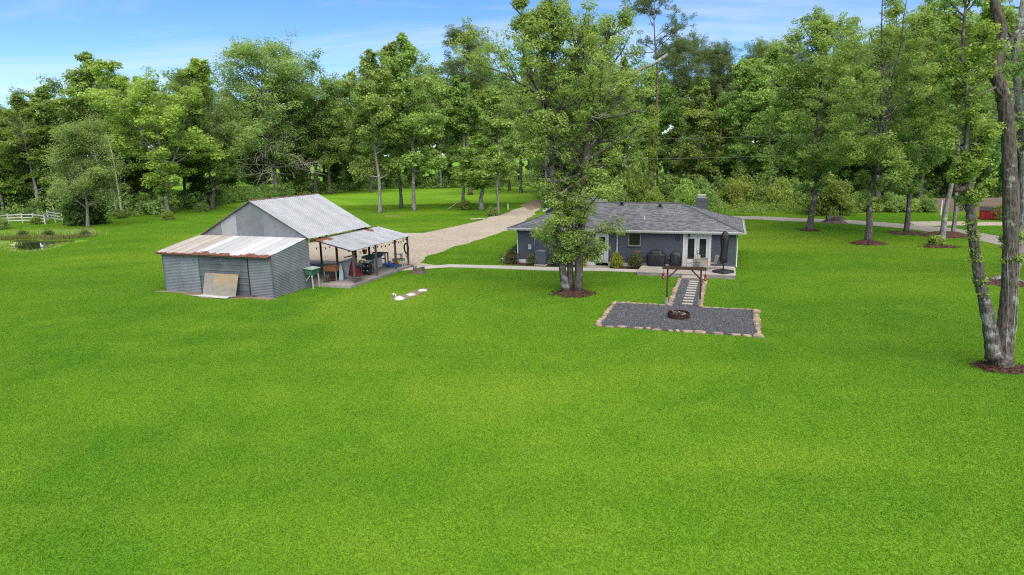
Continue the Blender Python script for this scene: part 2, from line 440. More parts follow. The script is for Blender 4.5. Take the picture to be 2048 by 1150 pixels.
RUSTM = plain('rusty_steel', (0.055, 0.027, 0.019), 0.85, 0.2, 0, 0.5, 7)
BLUE = plain('blue_plastic', (0.045, 0.17, 0.62), 0.35, 0.5, 0, 0.15, 5)
ORANGE = plain('orange_plastic', (0.72, 0.17, 0.025), 0.4, 0.5, 0, 0.15, 5)
YELLOW = plain('yellow_plastic', (0.70, 0.42, 0.04), 0.4, 0.5, 0, 0.1, 5)
TEAL = plain('grey_teal_plastic', (0.17, 0.30, 0.33), 0.4, 0.5, 0, 0.2, 5)
RED = plain('red_plastic', (0.26, 0.012, 0.010), 0.3, 0.5, 0, 0.2, 8)
DUMPRED = plain('dumpster_red', (0.30, 0.013, 0.018), 0.5, 0.4, 0, 0.25, 2)
TERRA = plain('terracotta', (0.32, 0.10, 0.045), 0.8, 0.2, 0, 0.25, 6)
ROPE = plain('dark_rope', (0.045, 0.030, 0.022), 0.9, 0.1, 0, 0.4, 12)
PALEYEL = plain('pale_yellow_plastic', (0.50, 0.50, 0.22), 0.5, 0.4, 0, 0.15, 6)
ACGREY = plain('ac_grey', (0.17, 0.19, 0.22), 0.5, 0.4, 0.2, 0.15, 6)
M = Mat('edging_sandstone', 0.9, 0.15)
_n = M.noise(3.0, 6, 0.7, M.geo())
_sc = M.ramp(_n, [(0.25, (0.28, 0.17, 0.105)), (0.5, (0.44, 0.31, 0.205)), (0.75, (0.56, 0.45, 0.34))])
hs = M.n.new('ShaderNodeHueSaturation'); M.l.new(_sc, hs.inputs['Color'])
M.l.new(M.math('ADD', M.math('MULTIPLY', M.rnd(), 0.55), 0.72), hs.inputs['Value']); M.l.new(M.math('ADD', M.math('MULTIPLY', M.rnd(), 0.5), 0.65), hs.inputs['Saturation'])
STONE = M.color(M.dim(hs.outputs[0])).bump(M.noise(12, 5, 0.7, M.geo()), 0.6, 0.03).m
# painted brick
M = Mat('painted_brick', 0.7, 0.3)
bt = M.n.new('ShaderNodeTexBrick')
_xyz = M.sepxyz(M.tc.outputs['Object'])
cbn = M.n.new('ShaderNodeCombineXYZ'); M.l.new(M.math('ADD', _xyz[0], _xyz[1]), cbn.inputs[0]); M.l.new(_xyz[2], cbn.inputs[1])
M.l.new(cbn.outputs[0], bt.inputs['Vector'])
bt.inputs['Scale'].default_value = 1.0; bt.inputs['Brick Width'].default_value = 0.21; bt.inputs['Row Height'].default_value = 0.076; bt.inputs['Mortar Size'].default_value = 0.006
bt.inputs['Color1'].default_value = (0.080, 0.090, 0.115, 1); bt.inputs['Color2'].default_value = (0.096, 0.106, 0.132, 1); bt.inputs['Mortar'].default_value = (0.066, 0.074, 0.096, 1)
BRICK = M.color(M.dim(bt.outputs['Color'])).bump(bt.outputs['Fac'], -0.6, 0.012).m
# architectural shingles
M = Mat('grey_shingles', 0.9, 0.15)
uvw = M.tc.outputs['UV']
bt = M.n.new('ShaderNodeTexBrick'); M.l.new(uvw, bt.inputs['Vector'])
bt.inputs['Scale'].default_value = 1.0; bt.inputs['Brick Width'].default_value = 0.30; bt.inputs['Row Height'].default_value = 0.145; bt.inputs['Mortar Size'].default_value = 0.008
bt.inputs['Color1'].default_value = (0.098, 0.098, 0.104, 1); bt.inputs['Color2'].default_value = (0.285, 0.282, 0.29, 1); bt.inputs['Mortar'].default_value = (0.05, 0.052, 0.06, 1)
bt.inputs['Bias'].default_value = 0.05
_c1 = M.mix(M.ramp(M.noise(2.6, 5, 0.7, M.co('UV', (1.6, 2.4, 1))), [(0.35, 0.0), (0.65, 0.45)]), bt.outputs['Color'], (0.120, 0.119, 0.122))
SHINGLE = M.color(M.dim(_c1)).bump(bt.outputs['Fac'], -0.7, 0.02).m
SHINGLE_CAP = plain('ridge_shingle', (0.105, 0.105, 0.105), 0.9, 0.15, 0, 0.3, 4)
M = Mat('window_glass', 0.04, 0.8)
GLASS = M.color((0.012, 0.015, 0.016)).m
M = Mat('pond_water', 0.03, 0.6)
WATER = M.color((0.016, 0.026, 0.014)).bump(M.noise(3, 3), 0.08, 0.02).m
LOG = plain('charred_log', (0.12, 0.095, 0.075), 0.9, 0.1, 0, 0.6, 10)
M = Mat('stump_wood', 0.9, 0.1)
STUMP = M.color(M.dim(M.ramp(M.noise(6, 5, 0.7, M.co('Object', (3, 3, 0.4))), [(0.3, (0.075, 0.058, 0.05)), (0.7, (0.24, 0.19, 0.165))]))).bump(M.noise(12, 4), 0.8, 0.05).m
STUMPTOP = plain('stump_top', (0.46, 0.41, 0.34), 0.9, 0.1, 0, 0.15, 5)
TANWALL = plain('tan_board_fence', (0.26, 0.185, 0.145), 0.85, 0.15, 0, 0.2, 2)
REED = leaf_mat('dry_reed', (0.12, 0.13, 0.03), (0.30, 0.28, 0.09))

# ------------------------------------------------------------------ foliage generators
def _unit(v): return v / np.maximum(np.linalg.norm(v, axis=-1, keepdims=True), 1e-9)
def leaves(rng, C, Rad, n_each, size, flat=0.60, up=0.95, narrow=0.62, droop=0.0, hollow=0.5, out_from=None):
    """leaf quads in clumps: C (k,3) centres, Rad (k,) radii"""
    C = np.asarray(C, float); Rad = np.asarray(Rad, float); k = len(C)
    idx = np.repeat(np.arange(k), n_each) if np.isscalar(n_each) else np.repeat(np.arange(k), n_each)
    n = len(idx)
    d = _unit(rng.normal(size=(n, 3)))
    rr = rng.random(n) ** (1 / 2.2) * (1 - hollow) + hollow * rng.random(n) ** 0.25
    off = d * rr[:, None] * Rad[idx][:, None] * (0.85 + 0.45 * rng.random(n) ** 3)[:, None]; off[:, 2] *= flat
    off[:, 2] -= droop * (off[:, 0] ** 2 + off[:, 1] ** 2) / np.maximum(Rad[idx], 0.1)
    P = C[idx] + off
    nrm = _unit(_unit(rng.normal(size=(n, 3))) * 0.85 + d * 0.35 + np.array([0, 0, up]))
    a = _unit(np.cross(nrm, rng.normal(size=(n, 3))))
    b = np.cross(nrm, a)
    s = size * (0.65 + 0.7 * rng.random(n))[:, None]
    a = a * s * 0.5; b = b * s * 0.5 * narrow
    V = np.stack([P - a, P - a * 0.05 + b, P + a, P - a * 0.05 - b], 1)
    ct = rng.random(k)
    tint = np.clip(0.55 * ct[idx] + 0.45 * rng.random(n), 0, 1)
    return V, tint

def curve(rng, p, d, L, n, bend=0.25, lift=0.2):
    pts = [np.array(p, float)]; d = _unit(np.array(d, float))
    for i in range(n):
        d = _unit(d + rng.normal(size=3) * bend / n * 1.6 + np.array([0, 0, lift / n]))
        pts.append(pts[-1] + d * L / n)
    return pts
def rot_about(rng, d, spread):
    d = _unit(d); q = _unit(np.cross(d, rng.normal(size=3)))
    a = spread * (0.6 + 0.6 * rng.random())
    return d * cos(a) + q * sin(a)

def grow(rng, mb, stems, n_lat, zlo, zhi, lat_len, elev, clump, subs=5, bare=0.3, bend=0.5, lift=0.35, bias=1.0, thin=0.022):
    """side limbs and twigs along stems [(points, radii)]; returns clump centres and radii"""
    C, RR = [], []
    ga = rng.random() * 6.28
    segs = []
    for si, (pts, rad) in enumerate(stems):
        P = [np.array(p, float) for p in pts]
        for i in range(len(P) - 1):
            za, zb = P[i][2], P[i + 1][2]
            if max(za, zb) > zlo and min(za, zb) < zhi: segs.append((P[i], P[i + 1], rad[i]))
    lens = np.array([np.linalg.norm(b - a) for a, b, _ in segs]); pr = lens / lens.sum()
    for i in range(n_lat):
        for _try in range(12):
            a, b, r0 = segs[rng.choice(len(segs), p=pr)]
            p = a + (b - a) * rng.random()
            if zlo <= p[2] <= zhi: break
        ga += 2.399 + rng.normal() * 0.35
        z = p[2]; L = lat_len(z) * (0.65 + 0.55 * rng.random())
        if L < 0.25: 
            C.append(p); RR.append(clump * (0.5 + 0.3 * rng.random())); continue
        e = elev(z) + rng.normal() * 0.15
        d = np.array([cos(ga) * cos(e), sin(ga) * cos(e), sin(e)])
        pts = curve(rng, p, d, L, 5, bend, lift)
        r = min(r0 * 0.6, thin * L + 0.012)
        mb.tube(pts, list(np.linspace(r, r * 0.3, 6)), 5, 0, False)
        tot = len(pts) - 1
        def on(t):
            f = t * tot; j = min(int(f), tot - 1); return pts[j] + (pts[j + 1] - pts[j]) * (f - j)
        C.append(on(1.0)); RR.append(clump * (0.75 + 0.4 * rng.random()))
        for t in (0.55, 0.78):
            C.append(on(t) + rng.normal(size=3) * 0.2 * clump); RR.append(clump * (0.6 + 0.4 * rng.random()))
        for k in range(subs):
            t = bare + (0.97 - bare) * rng.random()
            q = on(t); dd = rot_about(rng, pts[-1] - pts[0], 0.95); dd[2] = dd[2] * 0.7 + 0.12
            l2 = L * (0.25 + 0.22 * rng.random())
            tw = curve(rng, q, dd, l2, 3, 0.5, 0.3)
            mb.tube(tw, list(np.linspace(r * 0.45, r * 0.15, 4)), 3, 0, False)
            C.append(tw[-1]); RR.append(clump * (0.6 + 0.45 * rng.random()))
            if rng.random() < 0.6: C.append(tw[2]); RR.append(clump * (0.5 + 0.3 * rng.random()))
    return np.array(C), np.array(RR)

def stem_path(rng, H, r, wob=0.35, lean=(0, 0), n=12, p0=(0, 0, 0), flare=1.5):
    pts, rad = [], []
    ph = rng.random(4) * 6.28
    for i in range(n + 1):
        t = i / n
        x = p0[0] + lean[0] * t * H + wob * (sin(ph[0] + t * 5) * 0.6 + sin(ph[1] + t * 11) * 0.3 - sin(ph[0]) * 0.6 * (1 - t) - sin(ph[1]) * 0.3 * (1 - t)) * min(1, t * 4)
        y = p0[1] + lean[1] * t * H + wob * (sin(ph[2] + t * 5) * 0.6 + sin(ph[3] + t * 11) * 0.3 - sin(ph[2]) * 0.6 * (1 - t) - sin(ph[3]) * 0.3 * (1 - t)) * min(1, t * 4)
        pts.append((x, y, p0[2] + H * t))
        rad.append(max(0.03, r * (1 - 0.88 * t) * (1 + (flare - 1) * math.exp(-t * H / 0.55))))
    pts.insert(1, tuple(pts[0][j] + (pts[1][j] - pts[0][j]) * 0.25 for j in range(3))); rad.insert(1, r * (1 + (flare - 1) * 0.35))
    return pts, rad

PROTO = {}
def proto_tree(key, seed, H, base, Rmax, n_lat, clump, n_leaf, size, leaf, bark, r, shape='oval', subs=5, thin=0.022, epi=0, e_lo=0.15, e_hi=1.0, wob=0.4, lean=(0, 0), up=0.95, flat=0.60, ends=False, fork=0, lower_dead=0):
    rng = np.random.default_rng(seed)
    mb = MB()
    if fork:
        zf = base * 0.9
        pts, rad = stem_path(rng, H * 0.55, r, wob, lean, 8)
        stems = [(pts, rad)]
        st = []
        for k in range(fork):
            a = 2 * pi * k / fork + rng.random()
            j = 5 + k % 2
            p = pts[j]; L = H - p[2]
            cv = curve(rng, p, (cos(a) * 0.42, sin(a) * 0.42, 1.0), L * 0.98, 7, 0.5, 0.3)
            rr = list(np.linspace(rad[j] * 0.7, 0.03, 8)); st.append((cv, rr)); 
        stems += st
    else:
        pts, rad = stem_path(rng, H * 0.93, r, wob, lean); stems = [(pts, rad)]
    for p_, r_ in stems: mb.tube(p_, r_, 9, 0, True)
    def tt(z): return min(1, max(0, (z - base) / (H - base)))
    prof = {
        'oval': lambda t: Rmax * (0.5 + 0.5 * sin(pi * min(1, t * 1.0 + 0.15))) * (1 - 0.72 * max(0, t - 0.6) / 0.4),
        'cone': lambda t: Rmax * (1.0 - 0.82 * t) ** 0.85,
        'dome': lambda t: Rmax * math.sqrt(max(0.03, 1 - (max(0, t - 0.25) / 0.78) ** 2)),
        'pine': lambda t: Rmax * (0.55 + 0.45 * sin(pi * t)) * (1 - 0.6 * t ** 3),
    }[shape]
    n_lat = int(n_lat * (1.0 if shape == 'pine' else 0.82)); clump *= 1.0 if shape == 'pine' else 1.16
    C, RR = grow(rng, mb, stems, n_lat, base, H * 0.965, lambda z: prof(tt(z)), lambda z: e_lo + (e_hi - e_lo) * tt(z), clump, subs, thin=thin)
    if shape == 'oval': RR = RR * (1 - 0.5 * np.clip((C[:, 2] / H - 0.72) / 0.26, 0, 1))
    if epi:                                    # sprouts low on the trunk
        Ce, Re = grow(rng, mb, [stems[0]], epi, base * 0.42, base * 1.3, lambda z: 1.5, lambda z: 0.3, clump * 0.62, 3)
        C, RR = np.concatenate([C, Ce]), np.concatenate([RR, Re])
    if lower_dead:
        for k in range(lower_dead):
            z = base * (0.55 + 0.5 * rng.random()); a = rng.random() * 6.28
            dl = Rmax * (0.5 + 0.45 * rng.random())
            cv = curve(rng, (lean[0] * z, lean[1] * z, z), (cos(a), sin(a), 0.25), dl, 5, 0.7, -0.2)
            mb.tube(cv, list(np.linspace(0.085, 0.03, 6)), 4, 1, False)
            for q in range(9):
                p = cv[2 + q % 4]; tw = curve(rng, p, rot_about(rng, cv[-1] - cv[0], 0.9), dl * 0.35, 3, 0.7, 0)
                mb.tube(tw, [0.04, 0.034, 0.028, 0.02], 3, 1, False)
    trunk = mb.mesh('trunk_' + key, [BARK[bark], BARK['dead']])
    w = RR ** 2; cnt = np.maximum(4, (n_leaf * w / w.sum())).astype(int)
    if shape == 'pine':
        V, T = leaves(rng, C, RR, cnt, size, 0.7, 0.2, 0.16)
    else:
        V, T = leaves(rng, C, RR, cnt, size, flat, up)
    PROTO[key] = (trunk, quads_mesh('crown_' + key, V, LEAF[leaf], T), H)

TREE_ROOT = {}
def tree(key, X, Y, H, label, name='tree', cat='tree', wide=1.0, rz=None, group=None, seedk=[0]):
    trunk, crown, PH = PROTO[key]
    seedk[0] += 1
    if rz is None: rz = (seedk[0] * 2.399) % 6.283
    s = H / PH
    if (key, name) not in TREE_ROOT:
        t = thing(name, label, cat, (X, Y, 0), rz, group); t.scale = (s * wide, s * wide, s)
        obj('trunk', trunk, t); obj('crown', crown, t); TREE_ROOT[(key, name)] = t
        return t
    t = dup(TREE_ROOT[(key, name)], (X, Y, 0), rz, (s * wide, s * wide, s), label)
    if group: t['group'] = group
    elif 'group' in t: del t['group']
    return t

def bush_mesh(key, seed, w, h, n_clump, n_leaf, size, leaf, flowers=None, clump=0.35, sub=None):
    rng = np.random.default_rng(seed)
    d = _unit(rng.normal(size=(n_clump, 3))); d[:, 2] = np.abs(d[:, 2])
    rr = (0.45 + 0.55 * rng.random(n_clump))[:, None]
    C = d * rr * np.array([w / 2 - clump * 0.6, w / 2 - clump * 0.6, h - clump * 0.7]); C[:, 2] += clump * 0.45
    RR = clump * (0.7 + 0.6 * rng.random(n_clump))
    V, T = leaves(rng, C, RR, max(3, n_leaf // n_clump), size, 0.8, 0.4)
    foliage = quads_mesh('foliage_' + key, V, LEAF[leaf], T)
    mb = MB()
    for k in range(min(16, n_clump)):
        mb.tube(curve(rng, (rng.normal() * 0.04 * w, rng.normal() * 0.04 * w, 0), C[k] + np.array([0, 0, 0.2]), np.linalg.norm(C[k]), 4, 0.4, 0.1), [0.016 * max(1, h), 0.012 * max(1, h), 0.008, 0.006, 0.004], 4, 0, False)
    stems = mb.mesh('stem_' + key, BARK['grey'])
    fl = None
    if flowers:
        sel = C[rng.choice(n_clump, min(n_clump, flowers[1]), replace=False)] + np.array([0, 0, clump * 0.35])
        Vf, Tf = leaves(rng, sel, np.full(len(sel), clump * 0.55), flowers[3], flowers[2], 0.7, 0.7, 0.9)
        fl = quads_mesh('flower_' + key, Vf, flowers[0], Tf)
    return stems, foliage, fl
def bush(mesh3, loc, label, name='bush', cat='bush', sc=1.0, rz=0.0, group=None):
    t = thing(name, label, cat, loc, rz, group); t.scale = (sc, sc, sc) if not hasattr(sc, '__len__') else sc
    obj('stem', mesh3[0], t); obj('foliage', mesh3[1], t)
    if mesh3[2]: obj('flower', mesh3[2], t)
    return t
# ================================================================== the setting
rng0 = np.random.default_rng(11)
mb = MB()
ring = [(6000 * cos(2 * pi * k / 48), 6000 * sin(2 * pi * k / 48), 0) for k in range(48)]
mb.add(ring, [tuple(range(48))])
prop(mb.build('ground', GROUND), kind='structure')

def rough_sheet(name, pts, z0, z1, mat, jit=0.12, step=0.7, seed=1, kind='structure', parent=None):
    """closed outline resampled, made uneven, with a skirt down to the ground"""
    r = np.random.default_rng(seed); P = []
    n = len(pts)
    for i in range(n):
        a, b = np.array(pts[i][:2]), np.array(pts[(i + 1) % n][:2])
        k = max(1, int(np.linalg.norm(b - a) / step))
        for j in range(k): P.append(a + (b - a) * j / k)
    P = np.array(P); w = r.normal(size=(len(P), 2)) * jit
    w = (w + np.roll(w, 1, 0) + np.roll(w, -1, 0)) / 1.8
    P = P + w
    from mathutils.geometry import tessellate_polygon
    tri = tessellate_polygon([[Vector((p[0], p[1], 0)) for p in P]])
    m = len(P); mb = MB()
    c = P.mean(0)
    outer = P + _unit(P - c) * 0.06
    vs = [(p[0], p[1], z1) for p in P] + [(p[0], p[1], z0) for p in outer]
    fs = [tuple(t) for t in tri] + [(i, (i + 1) % m, m + (i + 1) % m, m + i) for i in range(m)]
    mb.add(vs, fs)
    o = mb.build(name, mat, parent)
    if kind: prop(o, kind=kind)
    return o

# limestone drive: from the woods, past the house, to the apron behind the barn
far_edge = [gnd(*p, 0.05) for p in ((1071, 404), (1050, 412), (1000, 430), (950, 443), (900, 455), (850, 466))]
near_edge = [gnd(*p, 0.05) for p in ((835, 526), (862, 511), (900, 497), (955, 480), (1021, 458), (1060, 434), (1088, 412), (1090, 404))]
apron = [BARN.w(-14, 32)[:2], BARN.w(-15, 22)[:2], BARN.w(-12.0, 14)[:2], BARN.w(-8.6, 13.4)[:2], BARN.w(3.0, 13.4)[:2], BARN.w(5.2, 14.2)[:2]]
rough_sheet('gravel_drive', far_edge + apron + near_edge, -0.1, 0.052, DRIVE, 0.16, 0.9, 3)
rough_sheet('drive_dirt', [gnd(*p, 0.05) for p in ((1042, 411), (1066, 401), (1096, 401), (1094, 410), (1066, 421))], -0.1, 0.066, DIRT, 0.3, 1.5, 9)
# lane on the right
lane = [gnd(*p, 0.04) for p in ((1420, 431), (1520, 433), (1700, 440), (1800, 447), (1905, 456), (2048, 480), (2130, 496))]
lane2 = [gnd(*p, 0.04) for p in ((2130, 520), (2048, 502), (1905, 469), (1800, 456), (1700, 448), (1520, 439), (1420, 437))]
rough_sheet('gravel_lane', lane + lane2, -0.1, 0.045, DRIVE2, 0.14, 1.2, 4)
spur = [gnd(*p, 0.04) for p in ((1812, 443), (1900, 443), (2048, 444), (2140, 445))]
spur2 = [gnd(*p, 0.04) for p in ((2140, 452), (2048, 451), (1900, 450), (1830, 452))]
rough_sheet('gravel_spur', spur + spur2, -0.1, 0.049, DRIVE, 0.14, 1.2, 5)
# concrete walk from the carport to the patio, and the stoop at the back door
mb = MB()
wk = [BARN.w(3.16, 12.55)[:2], gnd(900, 528.5, 0.06), gnd(1000, 531, 0.06), gnd(1100, 534, 0.06), HOUSE.w(-9.5, -1.1)[:2], HOUSE.w(-6.92, -1.1)[:2]]
wk2 = [HOUSE.w(-6.92, -2.15)[:2], HOUSE.w(-9.5, -2.15)[:2], gnd(1100, 540.5, 0.06), gnd(1000, 536.5, 0.06), gnd(900, 533.5, 0.06), BARN.w(3.16, 11.3)[:2]]
mb.prism(wk + wk2, -0.1, 0.062)
prop(mb.build('concrete_walk', WALK), kind='structure')
mb = MB(); mb.prism([HOUSE.w(*p)[:2] for p in ((-11.35, -0.03), (-9.45, -0.03), (-9.3, -1.09), (-11.9, -1.09))], -0.1, 0.075)
prop(mb.build('door_stoop', CONC), kind='structure')
# mulch beds against the house
rough_sheet('mulch_bed', [HOUSE.w(*p)[:2] for p in ((-17.9, 0.7), (-17.9, -1.0), (-15, -1.12), (-12.0, -1.12), (-11.45, -0.05), (-17.2, -0.05))], -0.1, 0.07, MULCH, 0.02, 0.6, 6)
rough_sheet('mulch_bed', [HOUSE.w(*p)[:2] for p in ((-9.4, -0.05), (-9.25, -1.06), (-6.95, -1.06), (-6.95, -0.05))], -0.1, 0.08, MULCH, 0.02, 0.6, 7)
# dirt round the barn
rough_sheet('dirt_strip', [BARN.w(*p)[:2] for p in ((-9.6, -0.02), (-9.5, -0.32), (-7.6, -0.5), (-6.4, -0.85), (-4.4, -1.15), (-2.6, -0.8), (-1.2, -0.45), (0.3, -0.25), (0.12, -0.02))], -0.1, 0.042, DIRT, 0.09, 0.45, 8)
rough_sheet('dirt_patch', [BARN.w(*p)[:2] for p in ((-9.3, 2.7), (-10.2, 2.1), (-10.9, 2.9), (-10.4, 3.9), (-9.3, 4.1))], -0.1, 0.024, DIRT, 0.1, 0.5, 8)
rough_sheet('dirt_patch', [gnd(*p) for p in ((780, 599), (790, 601), (812, 599), (838, 591), (856, 582), (853, 577), (838, 579), (815, 587), (796, 592))], -0.1, 0.045, DIRT, 0.06, 0.4, 12)
rough_sheet('dirt_patch', [gnd(*p) for p in ((755, 432), (772, 435), (800, 433), (795, 430), (770, 430))], -0.1, 0.024, DIRT, 0.3, 1.0, 13)
rough_sheet('dirt_patch', [gnd(*p) for p in ((142, 461), (165, 455), (190, 456), (192, 461), (170, 466))], -0.1, 0.024, DIRT, 0.2, 0.8, 14)
rough_sheet('dirt_patch', [gnd(*p) for p in ((770, 545), (780, 546), (797, 541), (802, 539), (790, 539))], -0.1, 0.024, DIRT, 0.1, 0.4, 15)
# pond with a low bank
pond_px = ((16, 488), (22, 481), (50, 479), (90, 482), (120, 481), (150, 480.5), (146, 484), (112, 487.5), (104, 493), (84, 499), (60, 501), (40, 500), (24, 495))
rough_sheet('pond_water', [gnd(*p, 0.05) for p in pond_px], -0.1, 0.045, WATER, 0.12, 0.8, 16)

# ------------------------------------------------------------------ patio, path and fire pit bed (HOUSE frame)
pt = bpy.data.objects.new('patio', None); COL.objects.link(pt); pt.location = (*HOUSE.o, 0); pt.rotation_euler = (0, 0, HOUSE.a); prop(pt, kind='structure')
MB().box((-3.42, -1.675, 0.275), (6.96, 3.35, 0.05)).build('patio_top', CONC, pt)
MB().box((-3.42, -1.675, 0.075), (6.94, 3.33, 0.35)).build('patio_base', CONC_SIDE, pt)
mb = MB(); mb.box((-2.8, -3.82, 0.0), (1.62, 0.94, 0.30)); mb.box((-2.8, -3.82, 0.158), (1.64, 0.96, 0.02), 0, 1)
mb.build('step', [CONC_SIDE, CONC], pt)
bed = bpy.data.objects.new('gravel_bed', None); COL.objects.link(bed); bed.location = (*HOUSE.o, 0); bed.rotation_euler = (0, 0, HOUSE.a); prop(bed, kind='structure')
PX0, PX1, PY0, PY1, QX0, QX1, QY1 = -6.95, 1.05, -18.35, -12.75, -3.72, -1.98, -4.32
outline = [(PX0, PY0), (PX1, PY0), (PX1, PY1), (QX1, PY1), (QX1, QY1), (QX0, QY1), (QX0, PY1), (PX0, PY1)]
MB().prism(outline, -0.1, 0.05).build('gravel_layer', SLATEBED, bed)
n = 26000
rg = np.random.default_rng(5)
a1, a2 = (PX1 - PX0) * (PY1 - PY0), (QX1 - QX0) * (QY1 - PY1)
k = rg.random(n) < a1 / (a1 + a2)
px = np.where(k, PX0 + rg.random(n) * (PX1 - PX0), QX0 + rg.random(n) * (QX1 - QX0))
py = np.where(k, PY0 + rg.random(n) * (PY1 - PY0), PY1 + rg.random(n) * (QY1 - PY1))
tet = _unit(np.array([(1, 0, -0.35), (-0.5, 0.87, -0.35), (-0.5, -0.87, -0.35), (0, 0, 1.0)])) * np.array([1, 1, 0.8])
sz = 0.018 + 0.024 * rg.random(n); rot = rg.random(n) * 6.28
cx, sx = np.cos(rot), np.sin(rot)
T = tet[None] * (0.7 + 0.6 * rg.random((n, 4, 1)))
Vx = T[..., 0] * cx[:, None] - T[..., 1] * sx[:, None]; Vy = T[..., 0] * sx[:, None] + T[..., 1] * cx[:, None]
W = np.stack([Vx * sz[:, None] + px[:, None], Vy * sz[:, None] + py[:, None], T[..., 2] * sz[:, None] + 0.058], -1)
me = bpy.data.meshes.new('pebbles')
fi = np.array([(0, 1, 3), (1, 2, 3), (2, 0, 3)])
me.vertices.add(4 * n); me.vertices.foreach_set('co', W.astype(np.float32).ravel())
li = (np.arange(n)[:, None, None] * 4 + fi[None]).astype(np.int32).ravel()
me.loops.add(9 * n); me.loops.foreach_set('vertex_index', li)
me.polygons.add(3 * n); me.polygons.foreach_set('loop_start', np.arange(0, 9 * n, 3, dtype=np.int32)); me.update(calc_edges=True)
a_ = me.attributes.new('tint', 'FLOAT', 'FACE'); a_.data.foreach_set('value', np.repeat(rg.random(n) ** 1.2, 3).astype(np.float32))
me.materials.append(PEBBLE)
prop(obj('pebbles', me, bed), kind='stuff')
# edging stones, each its own
stone_meshes = []
def stone_mesh(i):
    r = np.random.default_rng(100 + i); nn = 8
    ang = np.sort(r.random(nn) * 0.5 + np.arange(nn)) / nn * 6.28
    rr = 0.75 + 0.4 * r.random(nn)
    mb = MB(); vs = []
    for zz, sc in ((0.0, 1.0), (0.62, 1.02), (1.0, 0.82)):
        for a, q in zip(ang, rr): vs.append((cos(a) * q * sc * 0.5 + r.normal() * 0.02, sin(a) * q * sc * 0.5 + r.normal() * 0.02, zz + (r.normal() * 0.08 if zz > 0.5 else 0)))
    fs = [tuple(range(2 * nn, 3 * nn))]
    for L in range(2):
        for k in range(nn): fs.append((L * nn + k, L * nn + (k + 1) % nn, (L + 1) * nn + (k + 1) % nn, (L + 1) * nn + k))
    return mb.add(vs, fs).mesh('edging_stone', STONE)
stone_meshes = [stone_mesh(i) for i in range(9)]
random.seed(4)
def stone_row(a, b, lo, hi, depth, hh=0.15, gap=0.0, jit=0.05):
    a, b = Vector((*a, 0)), Vector((*b, 0)); L = (b - a).length; d = (b - a) / L; t = 0
    while t < L:
        w = random.uniform(lo, hi); p = a + d * min(L, t + w / 2); q = Vector((-d.y, d.x, 0)) * random.uniform(-jit, jit)
        o = obj('edging_stone', random.choice(stone_meshes), bed, (p.x + q.x, p.y + q.y, 0.0), math.atan2(d.y, d.x) + random.uniform(-0.25, 0.25))
        o.scale = (w * random.uniform(0.85, 1.15), depth * random.uniform(0.6, 1.1), hh * random.uniform(0.6, 1.15))
        t += w * (0.93 + gap * random.random())
stone_row((PX0, PY0), (PX1, PY0), 0.22, 0.62, 0.26, 0.12, 0.7)
stone_row((PX1, PY0), (PX1, PY1 - 0.3), 0.30, 0.52, 0.42, 0.17, 0.15)
stone_row((PX0, PY0), (PX0, PY1), 0.22, 0.42, 0.32, 0.16, 0.1)
stone_row((PX0, PY1), (QX0, PY1), 0.24, 0.46, 0.20, 0.13, 0.15)
stone_row((QX1 + 0.1, PY1), (PX1, PY1), 0.28, 0.6, 0.20, 0.10, 0.3)
stone_row((QX0, PY1), (QX0, QY1), 0.20, 0.36, 0.34, 0.17, 0.05)
stone_row((QX1, PY1), (QX1, QY1), 0.20, 0.36, 0.34, 0.17, 0.10)
# stepping pavers
pv = MB().box((0, 0, 0.045), (0.60, 0.30, 0.09)).mesh('paver', PAVER)
for i in range(10):
    obj('paver', pv, bed, (-2.72 + 0.02 * math.sin(i * 3.1), -12.15 + 0.79 * i, 0.0), 0.04 * math.sin(i * 2.3))

# ------------------------------------------------------------------ grass: blades on tiles, one object
tiles = bpy.data.collections.new('grass_tiles')
for ti in range(6):
    r = np.random.default_rng(50 + ti); nb = 6500
    bx, by = (r.random(nb) - 0.5) * 2.0, (r.random(nb) - 0.5) * 2.0
    hgt = 0.022 + 0.028 * r.random(nb) ** 1.5; wd = 0.006 + 0.007 * r.random(nb); an = r.random(nb) * 6.28
    ln = r.normal(size=(nb, 2)) * 0.028
    dx, dy = np.cos(an) * wd, np.sin(an) * wd
    V = np.stack([np.stack([bx - dx, by - dy, np.zeros(nb)], 1), np.stack([bx + dx, by + dy, np.zeros(nb)], 1),
                  np.stack([bx + ln[:, 0] + dx * 0.3, by + ln[:, 1] + dy * 0.3, hgt], 1), np.stack([bx + ln[:, 0] - dx * 0.3, by + ln[:, 1] - dy * 0.3, hgt * 0.96], 1)], 1)
    o = bpy.data.objects.new('grass_tile', quads_mesh('grass_tile', V, GRASS, r.random(nb)))
    tiles.objects.link(o)
def inside(x, y, P, m_):
    # point inside polygon, and at least m_ from its sides (m_ < 0: or within -m_ of it)
    c_ = False; dmin = 1e9; n_ = len(P)
    for i in range(n_):
        (ax, ay), (bx_, by_) = P[i][:2], P[(i + 1) % n_][:2]
        if (ay > y) != (by_ > y) and x < (bx_ - ax) * (y - ay) / (by_ - ay) + ax: c_ = not c_
        t_ = max(0, min(1, ((x - ax) * (bx_ - ax) + (y - ay) * (by_ - ay)) / max(1e-9, (bx_ - ax) ** 2 + (by_ - ay) ** 2)))
        dmin = min(dmin, math.hypot(x - ax - t_ * (bx_ - ax), y - ay - t_ * (by_ - ay)))
    return (c_ and dmin > m_) if m_ >= 0 else (c_ or dmin < -m_)
